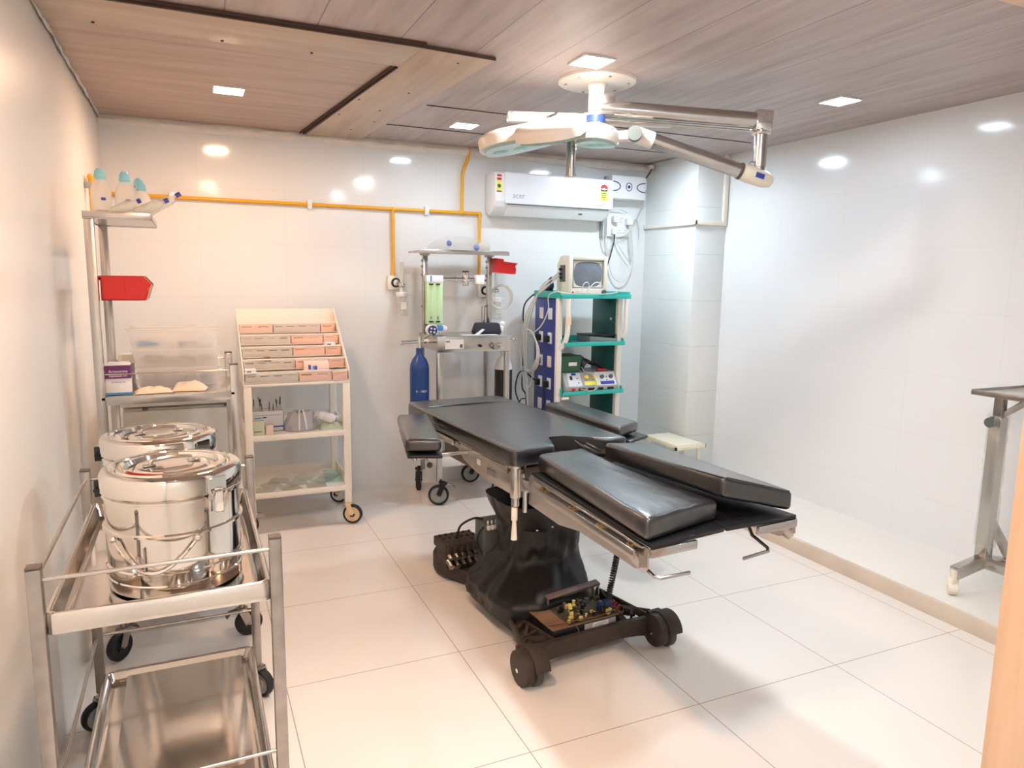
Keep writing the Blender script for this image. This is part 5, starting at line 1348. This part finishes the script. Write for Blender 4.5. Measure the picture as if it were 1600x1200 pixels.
MB().tube(smooth_path([(dx0 + .12, 2.568, dz + .032), (dx0 + .15, 2.548, dz + .028), (dx0 + .18, 2.544, dz + .018), (dx0 + .225, 2.546, dz + .025), (dx0 + .245, 2.552, dz + .06), (dx0 + .23, 2.585, dz + .13), (dx0 + .18, 2.62, dz + .155), (dx0 + .17, 2.65, dz + .185)], 8), .0042, 6).build('output_lead', 'cable_grey', du)
pc = MB()
for i in range(9):
    a = .25 * i
    pc.tube(smooth_path([(2.385, 2.66 + .012 * i, .884 + .004 * i), (2.42, 2.65 + .016 * i, .950 + .005 * i), (2.50, 2.66 + .016 * i, .945 - .006 * (i % 4)), (2.575, 2.67 + .014 * i, .905), (2.62, 2.68 + .012 * i, .886)], 5), .0048, 6)
tag(pc.build('coiled_leads', 'cable_black', origin=(2.50, 2.7, .885)), 'black coiled leads heaped on top of the diathermy unit', 'leads')
rc = MB().cyl((2.505, 2.637, .892), (2.56, 2.640, .893), .010, .008, seg=12).cyl((2.555, 2.640, .893), (2.585, 2.642, .893), .006, seg=10)
tag(rc.build('red_probe', 'red', origin=(2.53, 2.64, .885)), 'short red probe lying on the front edge of the diathermy unit', 'probe')
lw = MB().box2(2.36, 2.63, 2.58, 2.82, .3685, .43, .004)
tag(lw.build('dark_case', 'grey_dk', origin=(2.5, 2.7, .3685)), 'dark case on the bottom shelf of the equipment tower', 'case')
kb = MB().hexa([(2.34, 2.59, .4305), (2.56, 2.58, .4305), (2.56, 2.74, .4305), (2.34, 2.74, .4305)], [(2.34, 2.59, .462), (2.56, 2.58, .452), (2.56, 2.74, .462), (2.34, 2.74, .470)], .004)
tag(kb.build('black_tray', 'black', origin=(2.45, 2.66, .4305)), 'black flat tray on top of the dark case at the bottom of the tower', 'tray')
# cables hanging on the blue side of the tower
hc = thing('hanging_cables', 'bundle of white and black cables hanging down the blue side of the equipment tower', 'cables', (2.09, 2.9, .6))
random.seed(21)
def hcable(pts, r, m): MB().tube(smooth_path(pts, 8), r, 6).build('cable', m, hc)
X = ex0 - .045
for i in range(5):
    d = .012 * i
    hcable([(mx0 - .033, my + .075, 1.575 + .02 * (i % 3)), (X - .005, 2.74, 1.53 - d), (X - .02, 2.84 + d, 1.40), (X - .03 - d, 2.93, 1.20), (X - .03 - d * .6, 2.95, .95), (X - .02, 2.93, .62 - .03 * i), (X - .01, 2.92, .40)], .0052, 'cable_white' if i % 2 else 'cable_grey')
for i in range(3):
    R_ = .135 + .012 * i
    pts = [(X - .025 - .01 * i, 2.90 + .15 * math.cos(a), 1.0 + R_ * math.sin(a) + .012 * i) for a in [2 * PI * k / 30 for k in range(30)]]
    MB().tube(pts, .0052, 6, closed=True).build('cable_coil', 'cable_white', hc)
hcable([(ex0 + .02, 3.005, 1.46), (X - .035, 3.005, 1.36), (X - .04, 3.0, 1.15), (X - .045, 2.99, .95), (X - .05, 2.99, .74), (X - .02, 2.98, .66), (X - .02, 2.98, .45)], .006, 'cable_black')
hcable([(ex0 - .03, 2.885, .79), (X - .05, 2.98, .86), (X - .09, 3.0, .80), (X - .10, 2.99, .68), (X - .05, 2.92, .55), (X - .01, 2.82, .53), (ex0 - .03, 2.74, .62), (ex0 - .03, 2.74, .77)], .0055, 'cable_black')
hcable([(2.20, 2.553, 1.462), (ex0 - .004, 2.556, 1.47), (ex0 - .02, 2.60, 1.475), (ex0 - .03, 2.70, 1.44), (ex0 - .02, 2.72, 1.34), (X, 2.78, 1.22), (X - .03, 2.88, 1.15)], .0042, 'cable_white')
hcable([(ex0 - .03, 2.885, .955), (X - .01, 2.89, .90), (X - .012, 2.90, .78), (X - .03, 2.93, .74), (X - .05, 2.97, .80), (X - .06, 2.99, .95)], .0045, 'cable_white')
hcable([(X - .005, 2.95, .40), (X - .04, 3.0, .46), (X - .06, 3.02, .56), (X - .05, 3.01, .63), (X - .01, 2.99, .64)], .005, 'cable_black')
# ------------------------------------------------------------------ split air conditioner
ac = thing('air_conditioner', 'white wall-mounted split air conditioner with a yellow energy label', 'air conditioner', (2.28, YB, 2.02))
ax0, ax1 = 1.785, 2.775; zt_, zb_ = 2.330, 2.035; yf = 2.95
prof = [(YB - .002, zb_ + .03), (YB - .002, zt_ + .0), (yf + .02, zt_), (yf + .004, zt_ - .006), (yf, zt_ - .02), (yf - .002, zb_ + .09), (yf + .02, zb_ + .05), (yf + .06, zb_ + .012), (yf + .12, zb_ - .012)]
MB().prism(prof, ax0, ax1, 'yz', .004).build('body', 'white', ac)
MB().prism([(yf - .012, zb_ + .072), (yf - .012, zt_ - .010), (yf - .004, zt_ + .002), (yf + .012, zt_ + .002), (yf + .012, zb_ + .072)], ax0 + .075, ax1 + .004, 'yz', .004).build('front_panel', 'ac', ac)
MB().hexa([(ax0 + .10, yf + .004, zb_ + .062), (ax1 - .02, yf + .004, zb_ + .062), (ax1 - .04, yf + .075, zb_ - .004), (ax0 + .10, yf + .075, zb_ - .004)],
          [(ax0 + .10, yf + .0, zb_ + .066), (ax1 - .02, yf + .0, zb_ + .066), (ax1 - .04, yf + .072, zb_ - .010), (ax0 + .10, yf + .072, zb_ - .010)]).build('louvre', 'white', ac)
MB().box2(ax0 + .10, ax1 - .03, yf - .006, yf + .006, zb_ + .064, zb_ + .072).build('air_slot', 'ac_dark', ac)
MB().box2(2.50, 2.53, yf + .03, yf + .04, zb_ + .022, zb_ + .032).build('sensor', 'ink', ac)
text_mb('acer', (ax0 + .135, yf - .0128, zb_ + .112), (1, 0, 0), (0, 0, 1), .058, .001).build('lettering', 'hub', ac)
# energy label: dial of stars over a yellow slip
lx, lz = 2.693, 2.262
MB().box2(lx - .026, lx + .030, yf - .0130, yf - .0115, lz - .095, lz - .012).build('energy_label', 'lemon', ac)
fan = MB()
for k in range(5):
    a0 = PI * (.08 + .17 * k); a1 = a0 + PI * .15
    fan.prism([(lx + .002 + .012 * math.cos(a0), lz - .006 + .012 * math.sin(a0)), (lx + .002 + .034 * math.cos(a0), lz - .006 + .034 * math.sin(a0)), (lx + .002 + .036 * math.cos((a0 + a1) / 2), lz - .006 + .036 * math.sin((a0 + a1) / 2)), (lx + .002 + .034 * math.cos(a1), lz - .006 + .034 * math.sin(a1)), (lx + .002 + .012 * math.cos(a1), lz - .006 + .012 * math.sin(a1))], yf - .0130, yf - .0115, 'xz')
fan.build('label_dial', 'red', ac)
MB().prism([(lx - .032, lz - .004), (lx - .024, lz - .022), (lx + .028, lz - .022), (lx + .036, lz - .004), (lx + .014, lz - .012), (lx - .010, lz - .012)], yf - .0134, yf - .0115, 'xz').build('label_band', 'green_box', ac)
lp_ = MB()
for z, a, b in [(lz - .038, -.018, .022), (lz - .053, -.018, -.004), (lz - .053, .006, .020), (lz - .066, -.014, .018), (lz - .080, -.003, .008)]: lp_.box2(lx + a, lx + b, yf - .0136, yf - .0128, z - .003, z + .003)
lp_.build('label_print', 'ink', ac)
MB().box2(lx - .06, lx + .02, yf - .0126, yf - .0116, zb_ + .093, zb_ + .098).build('model_print', 'hub', ac)
for z0, z1, m_ in [(2.265, 2.315, 'blush'), (2.19, 2.262, 'lemon'), (2.12, 2.185, 'paper')]:
    MB().box2(ax0 + .012, ax0 + .05, yf - .0035, yf - .001, z0, z1).build('side_sticker', m_, ac)
for z0, z1, m_ in [(2.27, 2.285, 'red'), (2.295, 2.308, 'red')]: MB().box2(ax0 + .014, ax0 + .048, yf - .0042, yf - .003, z0, z1).build('sticker_print', m_, ac)
MB().cyl((ax0 + .031, yf - .003, 2.228), (ax0 + .031, yf - .0042, 2.228), .014, seg=16).build('sticker_seal', 'green_box', ac)
MB().box2(ax0 + .012, ax0 + .05, yf - .0042, yf - .001, 2.185, 2.194).build('sticker_edge', 'black', ac)

# voltage stabiliser box
st = thing('stabiliser', 'white stabiliser box with three blue ring marks beside the air conditioner', 'stabiliser', (2.97, YB, 2.3))
sx0, sx1, sz0, sz1, sy = 2.815, 3.135, 2.205, 2.385, 3.02
MB().box2(sx0, sx1, sy, YB, sz0, sz1, .006).build('case', 'white', st)
def arc(cx, rx, rz, a0, a1, w, name, mat='navy'):
    n = 24; o = []; i_ = []
    for k in range(n + 1):
        a = a0 + (a1 - a0) * k / n
        o.append((cx + rx * math.cos(a), sy, 2.30 + rz * math.sin(a))); i_.append((cx + (rx - w) * math.cos(a), sy, 2.30 + (rz - w) * math.sin(a)))
    mb = MB()
    for k in range(n):
        f = [o[k], o[k + 1], i_[k + 1], i_[k]]
        mb.hexa([(p[0], sy - .0015, p[2]) for p in f], [(p[0], sy + .001, p[2]) for p in f])
    mb.build(name, mat, st)
arc(2.825, .072, .040, -PI / 2, PI / 2, .008, 'ring_mark'); arc(3.130, .082, .040, PI / 2, 1.5 * PI, .008, 'ring_mark'); arc(2.975, .030, .034, 0, 2 * PI, .006, 'ring_mark')
MB().cyl((2.975, sy + .001, 2.30), (2.975, sy - .0016, 2.30), .013, seg=18).build('ring_dot', 'navy', st)
MB().cyl((2.81, sy + .06, 2.37), (2.79, sy + .06, 2.37), .012, seg=10).build('mount_lug', 'hub', st)
# socket board with plugs and tangle of cords
sb = thing('socket_board', 'white wall socket board crowded with plugs under the stabiliser', 'socket board', (2.965, YB, 2.0))
MB().box2(2.845, 3.085, YB - .030, YB, 1.915, 2.098, .005).build('board', 'white', sb)
for x, z in [(2.905, 2.05), (3.035, 2.035)]:
    MB().box((x, YB - .055, z), (.050, .05, .055), .012).build('plug', 'white', sb)
MB().box((2.90, YB - .05, 1.955), (.04, .04, .05), .01).build('plug', 'white', sb)
for x, z in [(2.965, 2.04), (2.965, 1.955), (3.02, 1.955)]:
    hs = MB()
    for dx, dz_ in [(-.012, -.008), (.012, -.008), (0, .010)]: hs.cyl((x + dx, YB - .030, z + dz_), (x + dx, YB - .0315, z + dz_), .0045, seg=8)
    hs.build('socket_holes', 'hub', sb)
for x in (2.95, 2.985): MB().box((x, YB - .032, 2.075), (.022, .006, .03), .002).build('rocker_switch', 'white_warm', sb)
MB().box2(2.79, 2.84, YB - .03, YB, 1.90, 2.20, .004).build('conduit', 'hub', sb)
wc = thing('wall_cords', 'white cords drooping in loops from the wall socket board', 'cords', (3.0, YB - .05, 1.8))
for pts in [[(2.90, YB - .06, 1.93), (2.95, YB - .05, 1.84), (3.02, YB - .045, 1.76), (3.06, YB - .04, 1.71)],
            [(2.84, YB - .03, 1.92), (2.85, YB - .04, 1.80), (2.89, YB - .045, 1.62), (2.97, YB - .05, 1.55), (3.06, YB - .045, 1.60), (3.10, YB - .04, 1.74), (3.08, YB - .04, 1.92), (3.04, YB - .06, 2.01)],
            [(3.035, YB - .07, 2.01), (3.045, YB - .06, 1.90), (3.06, YB - .05, 1.80), (3.075, YB - .05, 1.74), (3.07, YB - .05, 1.86), (3.06, YB - .05, 1.93)],
            [(2.92, YB - .06, 1.91), (3.00, YB - .06, 1.93), (3.06, YB - .06, 2.00), (3.11, YB - .05, 2.08), (3.17, YB - .04, 2.18), (3.19, YB - .03, 2.30)],
            [(3.05, YB - .07, 2.04), (3.10, YB - .06, 2.06), (3.14, YB - .05, 2.00), (3.15, YB - .04, 1.90)],
            [(2.845, YB - .04, 2.12), (2.93, YB - .05, 2.135), (3.02, YB - .05, 2.11)],
            [(2.80, YB - .05, 2.02), (2.80, YB - .05, 1.90), (2.82, YB - .05, 1.83), (2.86, YB - .05, 1.82), (2.90, YB - .05, 1.86)]]:
    MB().tube(smooth_path(pts, 8), .0048, 6).build('cord', 'cable_white', wc)
bc = thing('monitor_power_cord', 'black power cord running from the socket board down behind the monitor', 'cord', (2.88, 3.08, 1.6))
MB().tube(smooth_path([(2.90, YB - .06, 1.93), (2.895, YB - .06, 1.86), (2.85, YB - .07, 1.72), (2.80, YB - .09, 1.62), (2.77, YB - .10, 1.50), (2.755, YB - .11, 1.35), (2.75, YB - .11, .80), (2.74, YB - .10, .30)], 8), .0052, 6).build('cord', 'cable_black', bc)
tc = thing('conduit_cord', 'brown cord running from the ceiling corner to the stabiliser', 'cord', (3.17, 3.1, 2.4))
MB().tube(smooth_path([(3.215, 3.06, 2.47), (3.20, 3.07, 2.43), (3.165, 3.085, 2.37), (3.15, 3.09, 2.30), (3.135, 3.09, 2.275)], 8), .006, 6).build('cord', 'wire_brown', tc)
MB().box((3.20, 3.07, 2.475), (.05, .06, .03), .006).build('junction', 'plaster', tc)
MB().tube([(3.135, 3.09, 2.29), (3.185, 3.09, 2.285)], .009, 8).build('gland', 'hub', tc)

# ------------------------------------------------------------------ surgical lamp
ol = thing('surgical_lamp', 'ceiling surgical lamp with white petal pods on a jointed steel arm', 'surgical lamp', (1.56, 1.16, ZC))
MB().lathe((1.56, 1.163, ZC), [(0, -.0195), (.176, -.0195), (.186, -.014), (.188, 0), (0, 0)], 64).build('ceiling_plate', 'lamp_white', ol)
for a in (.4, 1.5, 2.7, 3.6, 4.6, 5.7): MB().cyl((1.56 + .15 * math.cos(a), 1.163 + .15 * math.sin(a), ZC - .019), (1.56 + .15 * math.cos(a), 1.163 + .15 * math.sin(a), ZC - .024), .007, seg=8).build('plate_screw', 'steel_dull', ol)
MB().lathe((1.56, 1.163, ZC), [(0, -.02), (.050, -.02), (.038, -.045), (.038, -.175), (0, -.175)], 28).build('drop_tube', 'lamp_white', ol)
MB().lathe((1.56, 1.163, ZC), [(0, -.165), (.046, -.165), (.046, -.225), (0, -.225)], 28).build('collar', 'navy', ol)
MB().box((1.60, 1.145, ZC - .115), (.085, .07, .10), .008, (0, 0, -.35)).build('arm_clamp', 'steel', ol)
EA = V(2.300, .860, 2.338); SA = V(1.575, 1.155, 2.380)
dA = (EA - SA).normalized()
MB().cyl(SA, EA, .040, seg=28).build('upper_arm', 'steel', ol)
MB().cyl(SA - V(0, 0, .050), EA - V(0, 0, .050), .006, seg=8).build('tie_rod', 'steel', ol)
MB().bar(EA - dA * .03, EA + dA * .055, .085, .098, .010).box((EA.x + .012, EA.y - .005, EA.z - .05), (.07, .07, .03), .008).build('elbow', 'chrome', ol)
D0 = V(EA.x + .012, EA.y - .005, EA.z - .05)
MB().cyl(D0, D0 - V(0, 0, .165), .031, seg=22).build('drop_link', 'steel', ol)
MB().cyl(D0 - V(0, 0, .165), D0 - V(0, 0, .187), .026, seg=16).tube([tuple(D0 - V(.045 - .022 * math.cos(a), 0, .165 - .022 * math.sin(a))) for a in [2 * PI * k / 16 for k in range(16)]], .003, 6, closed=True).build('link_pin', 'steel_dull', ol)
J = V(1.735, 1.050, 2.250); E2 = D0 - V(0, 0, .215)
dS = (J - E2).normalized()
MB().loft([[tuple(E2 - dS * .07 + a_ + b_) for a_, b_ in []]] if False else [[tuple(E2 + dS * s + (dS.cross(V(0, 0, 1)).normalized() * math.cos(a) * w1 + dS.cross(V(0, 0, 1)).normalized().cross(dS) * math.sin(a) * w2)) for a in [2 * PI * k / 20 for k in range(20)]]
          for s, w1, w2 in [(-.075, .012, .012), (-.065, .028, .030), (-.03, .038, .042), (.06, .040, .044), (.10, .038, .040)]]).build('knuckle_cover', 'ivory', ol, sharp=50)
sdn = dS.cross(V(0, 0, 1)).normalized(); 
if sdn.y > 0: sdn = -sdn
tq = E2 + dS * .01 + sdn * .0405
MB().bar(tq - dS * .022, tq + dS * .022, .003, .024, 0, up=(0, 0, 1)).build('sticker', 'bluedot', ol)
MB().cyl(E2 + dS * .095, E2 + dS * .108, .041, seg=22).build('arm_ring', 'cap', ol)
MB().cyl(E2 + dS * .10, J, .036, seg=24).build('spring_arm', 'steel', ol)
MB().cyl(J - dS * .07, J + dS * .01, .040, seg=22).ball(J, .040, seg=18).build('arm_end', 'lamp_white', ol)
cn_ = (V(-.262, -1.944, 1.566) - J); cn_.z = 0; cn_.normalize()
MB().cyl(J + V(-.03, -.01, 0), J + V(-.03, -.01, 0) + cn_ * .05, .034, seg=20).build('joint_cap', 'grey_dk', ol)
HB = V(1.425, 1.155, 2.262)
MB().tube(smooth_path([tuple(J), tuple(J.lerp(HB, .35) + V(0, 0, -.012)), tuple(J.lerp(HB, .75) + V(0, 0, -.025)), tuple(HB + V(0, 0, -.02))], 6), .027, 14).build('yoke_arm', 'lamp_white', ol)
MB().lathe(HB, [(0, .03), (.06, .03), (.085, .01), (.085, -.02), (.05, -.045), (0, -.045)], 28).build('hub', 'lamp_white', ol)
MB().cyl(HB + V(0, 0, -.04), HB + V(0, 0, -.205), .023, seg=20).cyl(HB + V(0, 0, -.200), HB + V(0, 0, -.210), .027, seg=20).build('sterile_handle', 'steel', ol)
def petal(rel, tilt, L=.36, W=.17, lift=0.0, roll=0.0):
    a = math.radians(-24 + rel)
    o = V(math.cos(a), math.sin(a), 0); s = V(-math.sin(a), math.cos(a), 0); u = V(0, 0, 1)
    ct, st_ = math.cos(tilt), math.sin(tilt)
    oo = o * ct - u * st_; uu = u * ct + o * st_
    if roll:
        s, uu = s * math.cos(roll) + uu * math.sin(roll), uu * math.cos(roll) - s * math.sin(roll)
    c0 = HB + o * .04 + V(0, 0, lift)
    n = 40; pl = []
    for k in range(n):
        th = 2 * PI * k / n; x = math.cos(th); y = math.sin(th)
        e = abs(x) ** (2 / 2.8) * (1 if x > 0 else -1); f = abs(y) ** (2 / 2.4) * (1 if y > 0 else -1)
        wid = W * (.72 + .32 * (e + 1) / 2)
        pl.append((L / 2 + e * L / 2, f * wid))
    def ring(k, h): return [tuple(c0 + oo * (L / 2 + (x - L / 2) * k) + s * (y * k) + uu * h) for x, y in pl]
    pt_ = MB().loft([ring(.93, -.032), ring(1, -.030), ring(1.0, .012), ring(.97, .024), ring(.82, .038), ring(.5, .048), ring(.1, .052)]).build('lamp_pod', 'lamp_white', ol, sharp=50)
    MB().loft([ring(.88, -.044), ring(.91, -.030)]).build('pod_lens', 'lens', pt_)
    for i in range(3):
        q = c0 + oo * (L * (.28 + .24 * i)) - uu * .0445
        MB().cyl(q, q - uu * .003, .036, seg=18).build('pod_led', 'glass', pt_)
    MB().bar(c0 + oo * (L * .30) + uu * .052, c0 + oo * (L * .62) + uu * .052, .02, .016, .004).build('pod_grip', 'navy' if rel < 200 else 'chrome', pt_)
petal(176, math.radians(11), lift=.005, L=.41)
petal(240, math.radians(21), lift=.035, L=.33)
petal(325, math.radians(2), lift=-.030, L=.18, W=.13)
# long white cross bar of the lamp behind the drop tube
B0 = V(1.200, 1.405, 2.350); B1 = V(2.000, 1.160, 2.358)
MB().bar(B0, B1, .055, .048, .006).build('cross_bar', 'lamp_white', ol)
MB().bar(V(1.56, 1.163, 2.335), V(1.595, 1.28, 2.362), .07, .05, .006).build('cross_bar_bracket', 'lamp_white', ol)
MB().cyl(B0 + V(.01, -.03, .02), B0 + V(.01, -.034, .02), .006, seg=8).build('bar_screw', 'black', ol)

# ------------------------------------------------------------------ step stool and mayo stand
so = thing('step_stool', 'low cream metal step stool with black corner caps on the platform beyond the surgical table', 'stool', (3.06, 2.42, HS))
qa = [V(2.945, 2.20, 0), V(3.195, 2.23, 0), V(3.180, 2.62, 0), V(2.955, 2.62, 0)]
ZS = .362
MB().hexa([(p.x, p.y, ZS - .030) for p in qa], [(p.x, p.y, ZS) for p in qa], .004).build('step_top', 'stoolcream', so)
for i, p in enumerate(qa):
    sx = 1 if p.x > 3.05 else -1; sy_ = 1 if p.y > 2.4 else -1
    MB().bar((p.x - sx * .016, p.y - sy_ * .03, ZS - .026), (p.x - sx * .010, p.y - sy_ * .012, HS + .012), .024, .024, .003).build('leg', 'stoolcream', so)
    MB().box((p.x - sx * .010, p.y - sy_ * .012, HS + .008), (.030, .030, .016), .003).build('foot_cap', 'black', so)
for p, q in ((qa[0], qa[1]), (qa[3], qa[2])):
    r0 = V(p.x - .012, p.y, ZS - .022); r1 = V(q.x + .022, q.y, ZS - .022)
    MB().bar(r0, r1, .024, .024, .002).build('cross_rail', 'stoolcream', so)
    for e, d in ((r0, -1), (r1, 1)): MB().box((e.x + d * .002, e.y, e.z), (.006, .0255, .0255), .001).build('corner_cap', 'black', so)

my_ = thing('mayo_stand', 'steel instrument stand wrapped in film with a dark tray top, on the raised platform', 'instrument stand', (3.22, .14, HS))
mx, mq = 3.225, .14
tx0_, tx1_, ty0_, ty1_ = 3.09, 3.50, -.36, .20
MB().box2(tx0_ + .01, tx1_ - .01, ty0_ + .01, ty1_ - .01, 1.064, 1.070, .001).build('tray_floor', 'steel', my_)
rm = MB().box2(tx0_, tx1_, ty0_, ty0_ + .008, 1.052, 1.078, .003).box2(tx0_, tx1_, ty1_ - .008, ty1_, 1.052, 1.078, .003).box2(tx0_, tx0_ + .008, ty0_, ty1_, 1.052, 1.078, .003).box2(tx1_ - .008, tx1_, ty0_, ty1_, 1.052, 1.078, .003)
rm.build('tray_rim', 'steel_dull', my_)
MB().box2(mx - .020, mx + .020, mq - .020, mq + .020, .93, 1.064, .003).build('inner_post', 'steel_dull', my_)
MB().bar((mx + .01, mq - .01, .955), (mx + .09, mq - .11, 1.058), .026, .026, .002).build('tray_brace', 'steel_dull', my_)
MB().box2(mx - .028, mx + .028, mq - .028, mq + .028, .24, .945, .004).build('outer_post', 'steel', my_)
MB().cyl((mx - .028, mq, .925), (mx - .085, mq - .01, .925), .024, seg=16).build('clamp_knob', 'grey_dk', my_)
def filmfn(u, v):
    th = 2 * PI * u; k = 1 + .12 * noise.noise(V(math.cos(th) * 2, math.sin(th) * 2, v * 12)) + .05 * noise.noise(V(math.cos(th) * 7, v * 30, 2))
    return V(mx + .044 * k * math.cos(th), mq + .044 * k * math.sin(th), .30 + .655 * v)
MB().grid(filmfn, 20, 50).build('film_wrap', 'film', my_, sharp=180)
MB().grid(lambda u, v: V(mx - .055 - .04 * u + .02 * noise.noise(V(u * 3, v * 3, 1)), mq - .035 - .01 * v + .012 * noise.noise(V(u * 4, v * 4, 6)), .96 - .13 * v + .03 * u * v), 8, 8).build('film_flap', 'film', my_, sharp=180)
feet = [(mx - .205, mq + .0), (mx + .17, mq - .06), (mx + .10, mq - .33)]
for x, y in feet:
    MB().bar((mx, mq, .225), (x, y, .195), .045, .060, .004).build('foot_bar', 'steel', my_)
    fo = MB().cyl((x, y, .21), (x, y, .16), .016, seg=12).box((x, y, .150), (.05, .03, .05), .006).build('caster', 'ivory', my_)
    MB().cyl((x - .014, y + .015, HS + .034), (x + .014, y - .015, HS + .034), .034, seg=22, b=.006).build('wheel', 'ivory', fo)
MB().bar((mx + .02, mq - .01, .42), (mx + .13, mq - .06, .225), .006, .05, .001).build('gusset', 'steel', my_)
for _o in bpy.data.objects:
    if '_o' in _o: del _o['_o']
